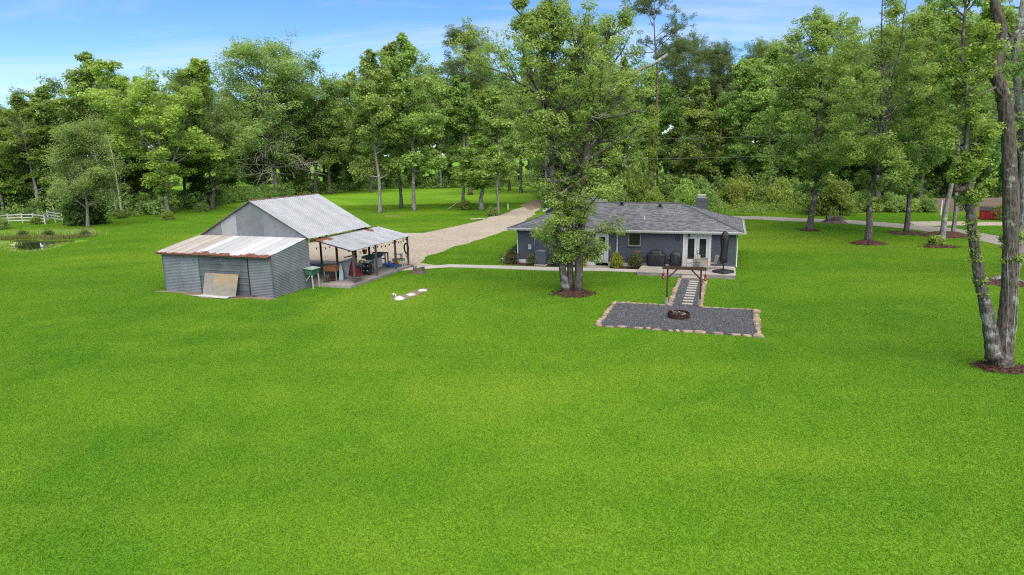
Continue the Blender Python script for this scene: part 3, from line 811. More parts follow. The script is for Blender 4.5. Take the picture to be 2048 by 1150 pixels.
NOGRASS = [(far_edge + apron + near_edge, 1.2), (lane + lane2, 1.2), ([gnd(*p) for p in pond_px], -0.7), ([BARN.w(*p)[:2] for p in ((-9.2, 0), (0, 0), (0, 4.4), (3.2, 4.4), (3.2, 13.3), (-9.2, 13.3))], 1.1), ([HOUSE.w(*p)[:2] for p in ((-17.3, 0), (-6.9, 0), (-6.9, -3.4), (0, -3.4), (0, 8.7), (-17.3, 8.7))], 1.1), ([HOUSE.w(*p)[:2] for p in outline], 1.1)]
pts = []
for iy in range(4, 62):
    for ix in range(-62, 63):
        x, y = ix * 2.0, iy * 2.0 + 0.5
        if y > 8 and abs(x) < y * 0.83 + 6 and not any(inside(x, y, P, m_) for P, m_ in NOGRASS): pts.append((x, y, 0.0))
lawn = bpy.data.meshes.new('grass'); lawn.from_pydata(pts, [], [])
lo = obj('grass', lawn); prop(lo, kind='stuff')
ng = bpy.data.node_groups.new('grass_scatter', 'GeometryNodeTree')
ng.interface.new_socket('Geometry', in_out='INPUT', socket_type='NodeSocketGeometry')
ng.interface.new_socket('Geometry', in_out='OUTPUT', socket_type='NodeSocketGeometry')
gi, go = ng.nodes.new('NodeGroupInput'), ng.nodes.new('NodeGroupOutput')
ci = ng.nodes.new('GeometryNodeCollectionInfo'); ci.inputs['Collection'].default_value = tiles
ci.inputs['Separate Children'].default_value = True; ci.inputs['Reset Children'].default_value = True
m2p = ng.nodes.new('GeometryNodeMeshToPoints')
ip = ng.nodes.new('GeometryNodeInstanceOnPoints'); ip.inputs['Pick Instance'].default_value = True
ri = ng.nodes.new('FunctionNodeRandomValue'); ri.data_type = 'INT'
ri.inputs['Min'].default_value = 0; ri.inputs['Max'].default_value = 5
for s_ in ri.inputs:
    if s_.type == 'INT' and s_.name == 'Max': s_.default_value = 5
    if s_.type == 'INT' and s_.name == 'Min': s_.default_value = 0
rq = ng.nodes.new('FunctionNodeRandomValue'); rq.data_type = 'INT'
for s_ in rq.inputs:
    if s_.type == 'INT' and s_.name == 'Max': s_.default_value = 3
    if s_.type == 'INT' and s_.name == 'Min': s_.default_value = 0
    if s_.name == 'Seed': s_.default_value = 7
mu = ng.nodes.new('ShaderNodeMath'); mu.operation = 'MULTIPLY'; mu.inputs[1].default_value = pi / 2
cx_ = ng.nodes.new('ShaderNodeCombineXYZ')
L = ng.links
L.new(gi.outputs[0], m2p.inputs['Mesh']); L.new(m2p.outputs[0], ip.inputs['Points'])
L.new(ci.outputs[0], ip.inputs['Instance'])
L.new([s_ for s_ in ri.outputs if s_.type == 'INT'][0], ip.inputs['Instance Index'])
L.new([s_ for s_ in rq.outputs if s_.type == 'INT'][0], mu.inputs[0]); L.new(mu.outputs[0], cx_.inputs[2]); L.new(cx_.outputs[0], ip.inputs['Rotation'])
L.new(ip.outputs[0], go.inputs[0])
md = lo.modifiers.new('scatter', 'NODES'); md.node_group = ng
# ================================================================== barn
bn = thing('barn', 'grey metal barn with open carport, pale roof and rusty lean-to eave', 'barn', (*BARN.o, 0), BARN.a)
def corr(mapf, u0, u1, v0, v1, pitch, amp, rows=1, rib=False):
    """corrugated sheet; corrugation runs along v, waves across u; mapf(u,v,h)->xyz; v0,v1 functions of u"""
    mb = MB(); us, hs = [], []
    if rib:
        u = u0
        while u < u1 - 1e-6:
            for du, h in ((0, 0), (pitch * 0.70, 0), (pitch * 0.76, amp), (pitch * 0.92, amp), (pitch * 0.985, 0)):
                if u + du <= u1: us.append(u + du); hs.append(h)
            u += pitch
        us.append(u1); hs.append(0)
    else:
        k = max(2, int(round((u1 - u0) / pitch * 6)))
        for i in range(k + 1):
            us.append(u0 + (u1 - u0) * i / k); hs.append(amp * sin(2 * pi * i / 6))
    vs, fs = [], []
    for u, h in zip(us, hs):
        a, b = v0(u), v1(u)
        for j in range(rows + 1): vs.append(mapf(u, a + (b - a) * j / rows, h))
    r1 = rows + 1
    for i in range(len(us) - 1):
        for j in range(rows): fs.append((i * r1 + j, (i + 1) * r1 + j, (i + 1) * r1 + j + 1, i * r1 + j + 1))
    return mb.add(vs, fs, 0, not rib)
K = lambda v: (lambda u: v)
LEAN_Z0, LEAN_Z1, EV, RZ, RX = 2.76, 3.50, 3.47, 6.06, -4.55      # lean-to eave/top, main eave, ridge height, ridge x
leantop = lambda y: LEAN_Z0 + (LEAN_Z1 - LEAN_Z0) * (y + 0.35) / 4.2
# lean-to walls (corrugation lies level)
F = lambda u, v, h: (v, -h, u)
def wall_sheet(x0, x1, z0, z1, mat, pitch, amp, rib=False): corr(F, z0, z1, K(x0), K(x1), pitch, amp, 1, rib).build('wall_sheet', mat, bn)
wall_sheet(-9.15, -7.55, 0.02, 2.72, WALL_L, 0.105, 0.011)
wall_sheet(-7.56, -6.0, 0.05, 2.72, WALL_L, 0.105, 0.011)
wall_sheet(-6.02, -1.92, 2.2, 2.74, WALL_M, 0.105, 0.011)
for zz in range(5):
    wall_sheet(-5.98, -3.9, 0.05 + 0.43 * zz, 0.05 + 0.43 * (zz + 1), WALL_M, 0.43, 0.028, True)
    wall_sheet(-3.9, -1.9, 0.05 + 0.43 * zz, 0.05 + 0.43 * (zz + 1), WALL_M, 0.43, 0.028, True)
wall_sheet(-1.86, -0.04, 0.03, 2.74, WALL_S, 0.105, 0.011)
S = lambda u, v, h: (h, v, u)
def ylow(z): return max(0.02, min(3.95, (z - LEAN_Z0) / (LEAN_Z1 - LEAN_Z0) * 4.2 - 0.35 + 0.06))
corr(S, 0.03, 1.5, K(0.02), K(4.0), 0.105, 0.011).build('wall_sheet', WALL_S, bn)
corr(S, 1.48, 3.44, ylow, K(4.0), 0.105, 0.011).build('wall_sheet', WALL_S, bn)
corr(lambda u, v, h: (-9.15 + h, v, u), 0.03, 3.44, ylow, K(4.0), 0.105, 0.011).build('wall_sheet', WALL_L, bn)
corr(lambda u, v, h: (v, 4.0 + h, u), 0.03, 3.4, K(-9.13), K(-0.04), 0.105, 0.011).build('wall_sheet', WALL_M, bn)
for c_, d_ in (((-0.0, -0.01, 1.36), (0.06, 0.05, 2.7)), ((-1.88, -0.03, 1.36), (0.05, 0.05, 2.7)), ((-9.17, -0.01, 1.34), (0.05, 0.05, 2.68)), ((-5.99, -0.035, 1.2), (0.03, 0.03, 2.3))):
    MB().box(c_, d_).build('trim_or_gap_strip', BLACKM if c_[0] == -1.88 else WALL_M, bn)  # black strip at the sheet joint stands in for the dark of the gap
# gable sheets
gz = lambda x: RZ - (RZ - EV) * abs(x - RX) / 4.85 - 0.06
G = lambda u, v, h: (u, 3.86 - h, v)
gb = lambda x: 3.40
for x0, x1, mt in ((-9.2, -8.3, GABLE), (-8.3, -7.42, GABLE), (-7.42, -6.02, GABLE_W), (-6.02, -5.1, GABLE), (-5.1, -4.55, GABLE), (-4.55, -3.6, GABLE), (-3.6, -2.65, GABLE), (-2.65, -1.7, GABLE), (-1.7, -0.75, GABLE), (-0.75, 0.1, GABLE)):
    corr(G, x0, x1, lambda x: min(3.40, gz(x) - 0.02), gz, 0.095, 0.010).build('gable_sheet', mt, bn)
for x0, x1 in ((-9.2, -6.9), (-6.9, -4.55), (-4.55, -2.2), (-2.2, 0.1)):
    corr(lambda u, v, h: (u, 11.66 + h, v), x0, x1, lambda x: min(3.40, gz(x) - 0.02), gz, 0.095, 0.010).build('gable_sheet', GABLE, bn)
corr(lambda u, v, h: (-9.2 + h, u, v), 4.05, 11.6, K(0.05), K(3.4), 0.105, 0.011).build('wall_sheet', WALL_M, bn)
# roof sheets: own origin at the eave, X across, Y up the slope
def roof_sheet(origin, across, upslope, width, length, mat, name='roof_sheet', ragged=0.0, seed=0, lift=0.0):
    r = random.Random(seed)
    X, Y = Vector(across).normalized(), Vector(upslope).normalized(); Z = X.cross(Y)
    if Z.z < 0: origin = Vector(origin) + X * width; X = -X; Z = -Z
    prof = [(-0.02, 0.006), (-0.012, 0.040), (0.018, 0.040)]; n = max(1, int(round(width / 0.2))); w = width / n
    for i in range(n):
        prof += [(i * w + (0.03 if i == 0 else 0), 0), (i * w + w * 0.62, 0), (i * w + w * 0.72, 0.019), (i * w + w * 0.88, 0.019)]
    prof.append((width + 0.0, 0.002))
    rag = [r.uniform(-ragged, ragged * 0.4) for _ in range(4)]
    vs, fs = [], []
    ys = [0, 0.3 * length, 0.65 * length, length]
    sag = [0, r.uniform(-0.012, 0.012), r.uniform(-0.012, 0.012), 0]
    for px_, pz in prof:
        e = rag[0] + (rag[1] - rag[0]) * px_ / width
        for j, yy in enumerate(ys): vs.append((px_, yy + (e if j == 0 else 0), pz + sag[j] - (abs(e) * 0.25 if j == 0 else 0)))
    for i in range(len(prof) - 1):
        for j in range(3): fs.append((i * 4 + j, (i + 1) * 4 + j, (i + 1) * 4 + j + 1, i * 4 + j + 1))
    o = MB().add(vs, fs).build(name, mat, bn)
    q = Matrix((X, Y, Z)).transposed().to_4x4()
    o.matrix_local = Matrix.Translation(Vector(origin) + Z * lift) @ q
    return o
sl = Vector((RX - 0.3, 0, RZ - EV)); slen = sl.length
nR, yA, yB = 10, 3.70, 11.80
for i in range(nR):
    w = (yB - yA) / nR
    roof_sheet((0.3, yA + w * i, EV), (0, 1, 0), sl, w, slen, ROOF_A, 'roof_sheet', 0.03, i, 0.002 * (i % 2))
    roof_sheet((RX * 2 - 0.3, yA + w * i, EV), (0, 1, 0), Vector((-sl.x, 0, sl.z)), w, slen, ROOF_A, 'roof_sheet', 0.03, 20 + i, 0.002 * (i % 2))
for i in range(6):
    w = 8.1 / 6
    mb = MB(); y0 = yA + w * i; zz = RZ + 0.045 + 0.006 * (i % 2)
    mb.add([(RX - 0.22, y0, zz - 0.10), (RX, y0, zz), (RX + 0.08, y0, zz - 0.04), (RX - 0.22, y0 + w + .04, zz - 0.10), (RX, y0 + w + .04, zz), (RX + 0.08, y0 + w + .04, zz - 0.04)], [(0, 1, 4, 3), (1, 2, 5, 4)])
    mb.build('ridge_cap', RUST, bn)
ls = Vector((0, 4.2, LEAN_Z1 - LEAN_Z0)); nL = 12
for i in range(nL):
    w = 9.45 / nL
    mt = ROOF_TAN if i < 4 else (ROOF_EAVE if i in (4, 5, 6, 7, 10, 11) else (ROOF_EAVE if i == 9 else ROOF_WHITE))
    roof_sheet((-9.42 + w * i, -0.36, LEAN_Z0), (1, 0, 0), ls, w, ls.length, mt, 'roof_sheet', 0.07, 40 + i, 0.003 * (i % 2))
cs = Vector((-3.05, 0, 0.68)); nC = 11
for i in range(nC):
    w = 8.7 / nC
    roof_sheet((3.25, 4.4 + w * i, 2.62), (0, 1, 0), cs, w, cs.length, ROOF_CPR if i in (0, 1, 8) else ROOF_CP, 'roof_sheet', 0.04, 60 + i, 0.003 * (i % 2))
# timber frame
post = MB().box((0, 0, 1.2), (0.12, 0.12, 2.4)).mesh('post', TIMBER)
for x, y in ((2.92, 5.0), (2.92, 8.0), (2.92, 10.9), (2.92, 12.95)): obj('post', post, bn, (x, y, 0.16))
tall = MB().box((0, 0, 1.63), (0.13, 0.13, 3.26)).mesh('post', TIMBER)
for x, y in ((0.12, 7.1), (0.12, 9.6), (0.12, 11.6), (-4.5, 11.55), (-9.0, 11.5)): obj('post', tall, bn, (x, y, 0.1))
mb = MB(); mb.bar((2.92, 4.45, 2.59), (2.92, 13.05, 2.59), 0.10, 0.14); mb.build('beam', TIMBER, bn)
mb = MB(); mb.bar((0.12, 4.1, 3.26), (0.12, 12.9, 3.26), 0.10, 0.16); mb.build('beam', TIMBER, bn)
mb = MB(); mb.bar((-9.0, 11.5, 3.26), (0.12, 11.5, 3.26), 0.10, 0.16); mb.build('beam', TIMBER, bn)
for i in range(6):
    y = 4.5 + 1.68 * i; MB().bar((3.15, y, 2.58), (0.2, y, 3.24), 0.06, 0.09).build('rafter', TIMBER, bn)
for i in range(5):
    y = 4.2 + 1.75 * i
    MB().bar((0.2, y, EV - 0.08), (RX, y, RZ - 0.1), 0.06, 0.10).bar((-9.3, y, EV - 0.08), (RX, y, RZ - 0.1), 0.06, 0.10).build('rafter', TIMBER, bn)
MB().bar((-9.35, -0.30, LEAN_Z0 - 0.06), (0.0, -0.30, LEAN_Z0 - 0.06), 0.05, 0.09).build('fascia', TIMBER, bn)
mb = MB(); mb.bar((0.34, 3.72, EV - 0.05), (RX, 3.72, RZ - 0.05), 0.03, 0.07); mb.bar((-9.44, 3.72, EV - 0.05), (RX, 3.72, RZ - 0.05), 0.03, 0.07); mb.build('fascia', TIMBER, bn)
mb = MB(); mb.box((-2.99, 8.69, 0.04), (12.3, 9.26, 0.32)); mb.build('slab_floor', SLAB, bn)
mb = MB(); mb.box((3.175, 8.9, 0.02), (0.03, 8.84, 0.26)); mb.box((1.5, 4.445, 0.02), (3.2, 0.03, 0.26)); mb.build('slab_edge', CONC_SIDE, bn)
# ------------------------------------------------------------------ things at the barn
def at_barn(x, y, z=0.0): return BARN.w(x, y, z)
# plywood leaning on the lean-to
def leaning(name, label, cat, x0, x1, h, mat, foot, top, z0=0.05):
    a = math.atan2(foot - top, h); t = thing(name, label, cat, at_barn((x0 + x1) / 2, -foot, z0), BARN.a)
    mb = MB(); mb.box((0, 0, h / 2), (x1 - x0, 0.02, h)); o = mb.build('sheet', mat, t); o.rotation_euler = (-a, 0, 0)
    return t
leaning('plywood_sheet', 'weathered grey plywood sheet leaning on the lean-to, left of the tan one', 'plywood sheet', -5.45, -4.35, 1.50, PLY_GREY, 0.50, 0.08)
leaning('plywood_sheet', 'tan and grey stained plywood sheet leaning on the lean-to wall', 'plywood sheet', -4.62, -2.62, 1.52, PLY_TAN, 0.60, 0.10)
t = thing('white_board', 'flat white board lying on dirt before the leaning plywood', 'board', at_barn(-4.3, -0.72, 0.06), BARN.a)
MB().add([(-1.55, -0.28, 0), (1.35, -0.42, 0), (1.45, 0.22, 0), (-0.95, 0.30, 0), (-1.55, -0.28, 0.03), (1.35, -0.42, 0.03), (1.45, 0.22, 0.03), (-0.95, 0.30, 0.03)], [(3, 2, 1, 0), (4, 5, 6, 7), (0, 1, 5, 4), (1, 2, 6, 5), (2, 3, 7, 6), (3, 0, 4, 7)]).build('sheet', WHITE_OLD, t)
prop(MB().bar((-0.9, 0, 0.03), (0.9, 0.1, 0.03), 0.16, 0.05).build('dark_plank', TIMBER, None, at_barn(-2.2, -0.42, 0.05), BARN.a + 0.5), 'thin dark plank lying at the right end of the white board', 'plank')
prop(MB().box((0, 0, 0.05), (0.75, 0.5, 0.06)).box((0.1, 0, 0.1), (0.5, 0.4, 0.04)).build('pale_slab', WHITE_OLD, None, at_barn(-9.65, 3.0, 0.05), BARN.a), 'small pale slab on bare dirt behind the left corner of the barn', 'slab')
# green bin on legs at the lean-to side
t = thing('green_feed_bin', 'worn green metal bin on pale legs beside the lean-to side wall', 'bin', at_barn(0.42, 3.62, 0), BARN.a)
mb = MB(); mb.add([(-0.30, -0.42, 0.98), (0.22, -0.42, 0.98), (0.22, 0.42, 0.98), (-0.30, 0.42, 0.98), (-0.33, -0.45, 1.42), (0.30, -0.45, 1.36), (0.30, 0.45, 1.36), (-0.33, 0.45, 1.42)], [(3, 2, 1, 0), (4, 5, 6, 7), (0, 1, 5, 4), (1, 2, 6, 5), (2, 3, 7, 6), (3, 0, 4, 7)])
mb.build('bin_body', GREEN, t)
mb = MB(); mb.box((0, 0, 0), (0.72, 0.98, 0.05), 0); o = mb.build('lid', plain('pale_green_lid', (0.42, 0.48, 0.42), 0.6), t, (-0.01, 0, 1.43)); o.rotation_euler = (0, 0.09, 0)
for y in (-0.36, 0.36): MB().bar((0.24, y, 0), (0.20, y, 1.0), 0.06).build('leg', WHITE_OLD, t)
MB().bar((-0.35, -0.30, 0.55), (0.10, -0.36, 1.0), 0.05).build('brace', WHITE_OLD, t)
# wooden planter table
t = thing('planter_table', 'orange-brown slatted wooden planter table on thin legs', 'planter table', at_barn(0.55, 5.75, 0.2), BARN.a)
for k in range(4): MB().box((0, -0.29, 0.72 + 0.09 * k), (1.05, 0.025, 0.082)).build('slat', CEDAR, t)
for k in range(4): MB().box((0, 0.29, 0.72 + 0.09 * k), (1.05, 0.025, 0.082)).build('slat', CEDAR, t)
for sx in (-0.53, 0.53): MB().box((sx, 0, 0.855), (0.025, 0.55, 0.35)).build('end_board', CEDAR, t)
MB().box((0, 0, 0.70), (1.03, 0.55, 0.02)).build('tray', TIMBER, t)
for sx in (-0.5, 0.5):
    for sy in (-0.26, 0.26): MB().box((sx, sy, 0.35), (0.055, 0.055, 0.70)).build('leg', BEIGEM, t)
t = thing('steel_fire_ring', 'rusty low steel ring standing on slab under the planter table', 'fire ring', at_barn(0.62, 5.55, 0.2), BARN.a)
MB().lathe([(0.36, 0), (0.42, 0.0), (0.40, 0.10), (0.36, 0.16), (0.32, 0.17), (0.34, 0.10)], (0, 0, 0), 20).build('ring_wall', RUSTM, t)
# pale blue ironing board, blue-grey cabinet
t = thing('blue_board', 'narrow pale blue board leaning upright beside the planter table', 'board', at_barn(1.30, 5.7, 0.2), BARN.a)
mb = MB(); o = mb.prism([(-0.13, 0), (0.16, 0), (0.17, 0.5), (0.06, 1.12), (-0.02, 1.18), (-0.11, 0.9)], -0.02, 0.02).build('panel', PALEBLUE, t); o.rotation_euler = (R(72), 0, 0.5)
t = thing('slant_top_cabinet', 'blue-grey slant-topped cabinet with black objects on its shelf roof', 'cabinet', at_barn(1.25, 6.75, 0.2), BARN.a + 0.15)
mb = MB(); mb.add([(-0.55, -0.35, 0), (0.6, -0.35, 0), (0.6, 0.35, 0), (-0.55, 0.35, 0), (-0.55, -0.35, 1.12), (0.6, -0.35, 1.52), (0.6, 0.35, 1.52), (-0.55, 0.35, 1.12)], [(3, 2, 1, 0), (4, 5, 6, 7), (0, 1, 5, 4), (1, 2, 6, 5), (2, 3, 7, 6), (3, 0, 4, 7)])
mb.build('body', BLUEGREY, t)
o = MB().box((0.02, 0, 0), (1.3, 0.82, 0.05)).build('top_board', BLACKM, t, (0, 0, 1.35)); o.rotation_euler = (0, -0.335, 0)
MB().box((0.05, -0.365, 0.55), (0.42, 0.03, 0.85)).build('door', plain('pale_cabinet_door', (0.30, 0.33, 0.35), 0.6), t)
t = thing('tool_bundle', 'black bundle of tools lying on the slanted cabinet top', 'tool bundle', at_barn(1.45, 6.8, 1.72), BARN.a)
for k in range(5): MB().bar((-0.4 + 0.1 * k, -0.2 + 0.07 * k, 0.0 + 0.02 * k), (0.25 + 0.05 * k, 0.2 - 0.05 * k, 0.16), 0.08, 0.07).build('tool', BLACKM, t)
# tub with a furled burgundy umbrella cloth
t = thing('zinc_tub', 'round grey zinc tub at the foot of the front carport post', 'tub', at_barn(2.72, 5.55, 0.2), 0)
MB().lathe([(0.01, 0.0), (0.27, 0.0), (0.32, 0.36), (0.345, 0.37), (0.345, 0.39), (0.30, 0.39), (0.27, 0.06), (0.01, 0.06)], (0, 0, 0), 20).build('tub_wall', ZINC, t)
t = thing('burgundy_umbrella', 'burgundy cloth umbrella standing upside down in zinc tub by post', 'umbrella', at_barn(2.55, 5.8, 0.5), BARN.a)
mb = MB(); vs = []; nn = 16
for i in range(7):
    f = i / 6; r_ = 0.44 * (1 - f) ** 0.8 + 0.05
    for k in range(nn):
        a = 2 * pi * k / nn; q = r_ * (1 + 0.22 * (k % 2) * (1 - f))
        vs.append((cos(a) * q - 0.35 * f, sin(a) * q + 0.1 * f, 0.08 + 1.05 * f + (0.10 * (k % 2) if i == 0 else 0)))
fs = [(i * nn + k, i * nn + (k + 1) % nn, (i + 1) * nn + (k + 1) % nn, (i + 1) * nn + k) for i in range(6) for k in range(nn)]
mb.add(vs, fs, 0, True).build('cloth', BURG, t)
MB().tube([(0, 0, -0.25), (-0.37, 0.1, 1.35)], 0.02, 6).build('pole', BLACKM, t)
# black cart, pale tub, terracotta pot, counter, long table
t = thing('utility_cart', 'black wire cart behind the burgundy umbrella under carport roof', 'cart', at_barn(1.95, 8.2, 0.2), BARN.a)
for z in (0.15, 0.52, 0.9): MB().box((0, 0, z), (0.85, 0.55, 0.03)).build('shelf', BLACKM, t)
for sx in (-0.41, 0.41):
    for sy in (-0.26, 0.26): MB().tube([(sx, sy, 0), (sx, sy, 1.0)], 0.02, 6).build('leg', BLACKM, t)
for k, (x, z, c) in enumerate(((-0.2, 0.17, BLACKM), (0.15, 0.17, CHAR), (-0.15, 0.54, CHAR), (0.2, 0.54, BLACKM))):
    prop(MB().box((0, 0, 0.13), (0.28, 0.36, 0.26)).box((0, -0.185, 0.16), (0.12, 0.01, 0.05), 0, 1).build('storage_box', [c, WHITE], None, at_barn(1.95 + x, 8.2, 0.2 + z), BARN.a),
         ['black box on the left of the bottom shelf of the cart', 'charcoal box on the right of the bottom shelf of the cart', 'charcoal box on the left of the middle shelf of the cart', 'black box on the right of the middle shelf of the cart'][k], 'storage box', 'boxes on the cart')
t = thing('white_basin', 'white plastic basin on the top shelf of the black cart', 'basin', at_barn(2.02, 8.15, 1.115), BARN.a)
MB().lathe([(0.01, 0.0), (0.24, 0.0), (0.30, 0.17), (0.32, 0.18), (0.28, 0.18), (0.22, 0.03), (0.01, 0.03)], (0, 0, 0), 18, 0, True, 1.0, 0.75).build('bowl', WHITE, t)
t = thing('helmet', 'round pale yellow helmet hung at left of the white basin', 'helmet', at_barn(1.62, 8.0, 1.115), BARN.a)
MB().lathe([(0.15, 0.0), (0.17, 0.05), (0.165, 0.13), (0.12, 0.21), (0.05, 0.245), (0.005, 0.25)], (0, 0, 0), 16).build('shell', PALEYEL, t)
t = thing('hanging_pot', 'terracotta coloured pot hanging from the carport beam beside front post', 'hanging pot', at_barn(2.6, 7.0, 2.0), 0)
MB().lathe([(0.01, 0.0), (0.13, 0.0), (0.18, 0.26), (0.20, 0.26), (0.20, 0.31), (0.16, 0.31), (0.11, 0.04), (0.01, 0.04)], (0, 0, 0), 16).build('pot_wall', TERRA, t)
for k in range(3): MB().tube([(0.17 * cos(k * 2.09), 0.17 * sin(k * 2.09), 0.3), (0, 0, 0.72)], 0.008, 4).build('hanger', BLACKM, t)
t = thing('outdoor_counter', 'white and grey cabinet with dark oval counter top under carport', 'counter', at_barn(0.75, 10.7, 0.2), BARN.a)
MB().box((0.12, 0.3, 0.47), (0.75, 1.2, 0.94)).build('cabinet_body', BLUEGREY, t)
for k in range(2): MB().box((0.505, 0.02 + 0.58 * k, 0.47), (0.02, 0.54, 0.84)).build('door', plain('white_door_panel', (0.62, 0.66, 0.66), 0.5), t)
for k in range(2): MB().box((-0.06 + 0.38 * k, -0.31, 0.47), (0.34, 0.02, 0.84)).build('door', plain('grey_door_panel', (0.42, 0.47, 0.49), 0.5), t)
mb = MB(); mb.prism([(0.70 * cos(a) + 0.1, 1.25 * sin(a) + 0.2) for a in [2 * pi * k / 28 for k in range(28)]], 0.95, 1.02); mb.build('counter_top', CHAR, t)
t = thing('wooden_bench_table', 'dark timber table standing just behind the white counter cabinet', 'table', at_barn(0.55, 12.55, 0.2), BARN.a)
MB().box((0, 0, 1.0), (1.3, 0.55, 0.05)).build('table_top', TIMBER, t)
for sx in (-0.58, 0.58):
    for sy in (-0.22, 0.22): MB().box((sx, sy, 0.49), (0.08, 0.08, 0.98)).build('leg', TIMBER, t)
MB().box((0, -0.22, 0.55), (1.1, 0.04, 0.08)).build('stretcher', TIMBER, t)
# children's water tables
t = thing('water_table', 'blue and orange plastic water play table on the slab edge', 'toy table', at_barn(2.25, 11.55, 0.2), BARN.a)
mb = MB(); mb.lathe([(0.40, 0.0), (0.46, 0.02), (0.50, 0.20), (0.54, 0.22), (0.50, 0.24), (0.44, 0.18), (0.01, 0.16)], (0, 0, 0.05), 20, 0, True, 1.15, 0.8); mb.build('basin', BLUE, t)
mb = MB(); mb.lathe([(0.42, 0.0), (0.54, 0.0), (0.50, 0.05), (0.44, 0.05)], (0, 0, 0), 20, 0, True, 1.15, 0.8); mb.build('base', TEAL, t)
MB().lathe([(0.01, 0.3), (0.12, 0.24), (0.17, 0.10), (0.15, 0.0)], (-0.25, 0, 0.24), 14).build('dome', BLUE, t)
MB().box((0.12, 0.28, 0.42), (0.42, 0.24, 0.22)).box((0.12, 0.28, 0.56), (0.34, 0.16, 0.06)).build('bucket', ORANGE, t)
MB().box((0.38, 0.26, 0.44), (0.10, 0.22, 0.2)).build('spout', YELLOW, t)
t = thing('toy_stand', 'grey-teal plastic toy stand with orange cups beside the blue water table', 'toy stand', at_barn(2.42, 12.25, 0.2), BARN.a)
MB().box((0, 0, 0.55), (0.95, 0.5, 0.14)).build('tray', TEAL, t)
for sx in (-0.4, 0.4):
    for sy in (-0.18, 0.18): MB().bar((sx * 1.08, sy * 1.1, 0), (sx, sy, 0.5), 0.07).build('leg', BEIGEM, t)
for sx in (-0.28, 0.28):
    MB().lathe([(0.05, 0), (0.05, 0.22), (0.10, 0.26), (0.12, 0.42), (0.02, 0.44)], (sx, 0, 0.62), 12).build('funnel', TEAL, t)
    MB().lathe([(0.08, 0), (0.11, 0.18), (0.09, 0.19)], (sx + 0.03, -0.05, 0.62), 12).build('cup', ORANGE, t)
MB().box((0, 0, 0.98), (0.56, 0.06, 0.06)).build('crossbar', TEAL, t)
# rope and hook on the last post
t = thing('rope_coil', 'dark rope coil hanging on the end post of the carport', 'rope', at_barn(2.92, 12.82, 0.9), BARN.a)
for k in range(5):
    w_ = 0.16 + 0.02 * k; pts_ = [(w_ * cos(a), -0.05 - 0.015 * k, 0.72 + (0.36 + 0.02 * k) * sin(a)) for a in [2 * pi * j / 18 for j in range(19)]]
    MB().tube(pts_, 0.016, 5).build('loop', ROPE, t)
for k in range(4): MB().tube([(0.1 - 0.07 * k, -0.06, 0.36), (0.14 - 0.1 * k, -0.08, 0.12), (0.06 - 0.03 * k, -0.07, -0.1 + 0.1 * (k % 2))], 0.018, 5).build('strand', ROPE, t)
# string lights under the carport eave
t = thing('string_lights', 'string of small dark bulbs hanging under the carport eaves', 'string lights', at_barn(0, 0, 0), BARN.a)
runs = [((2.92, 12.9, 2.5), (2.92, 10.9, 2.5)), ((2.92, 10.9, 2.5), (2.92, 8.0, 2.5)), ((2.92, 8.0, 2.5), (2.92, 5.0, 2.5)), ((0.12, 11.6, 2.75), (0.12, 9.6, 2.75)), ((0.12, 9.6, 2.75), (0.12, 7.1, 2.75)), ((0.12, 7.1, 2.75), (0.0, 4.6, 2.75)), ((0.12, 11.6, 2.7), (2.92, 12.9, 2.5))]
bulb = MB().lathe([(0.012, 0.0), (0.03, -0.03), (0.045, -0.09), (0.03, -0.14), (0.005, -0.16)], (0, 0, 0), 8).mesh('bulb', BLACKM)
for a, b in runs:
    a, b = Vector(a), Vector(b); P = [a.lerp(b, k / 10) - Vector((0, 0, 0.75 * (k / 10) * (1 - k / 10))) for k in range(11)]
    MB().tube(P, 0.008, 4).build('wire', BLACKM, t)
    for k in (1, 3, 5, 7, 9): obj('bulb', bulb, t, P[k])
# small brown things against the lean-to back corner
t = thing('wooden_stool', 'small brown stool at the back corner of lean-to side wall', 'stool', at_barn(0.75, 4.75, 0.2), BARN.a)
MB().box((0, 0, 0.45), (0.36, 0.30, 0.05)).build('seat', TIMBER, t)
for sx in (-0.14, 0.14):
    for sy in (-0.11, 0.11): MB().box((sx, sy, 0.21), (0.05, 0.05, 0.43)).build('leg', TIMBER, t)
# ================================================================== house
hs_ = thing('brick_house', 'low blue-grey painted brick house with grey hip roof and white trim', 'house', (*HOUSE.o, 0), HOUSE.a)
WX, WY, WT = -17.3, 8.7, 2.84
def wall_with_holes(name, x0, x1, z0, z1, holes, y0, th, mat, parent):
    """front wall standing on local y0, thickness th to the back, with rectangular openings"""
    xs = sorted({x0, x1, *[h[0] for h in holes], *[h[1] for h in holes]}); zs = sorted({z0, z1, *[h[2] for h in holes], *[h[3] for h in holes]})
    mb = MB()
    for i in range(len(xs) - 1):
        for j in range(len(zs) - 1):
            cx, cz = (xs[i] + xs[i + 1]) / 2, (zs[j] + zs[j + 1]) / 2
            if any(h[0] < cx < h[1] and h[2] < cz < h[3] for h in holes): continue
            mb.quad((xs[i], y0, zs[j]), (xs[i + 1], y0, zs[j]), (xs[i + 1], y0, zs[j + 1]), (xs[i], y0, zs[j + 1]))
    for h in holes:
        a, b, c, d = h
        mb.quad((a, y0, c), (a, y0 + th, c), (a, y0 + th, d), (a, y0, d)); mb.quad((b, y0, c), (b, y0, d), (b, y0 + th, d), (b, y0 + th, c))
        mb.quad((a, y0, c), (b, y0, c), (b, y0 + th, c), (a, y0 + th, c)); mb.quad((a, y0, d), (a, y0 + th, d), (b, y0 + th, d), (b, y0, d))
    return mb.build(name, mat, parent)
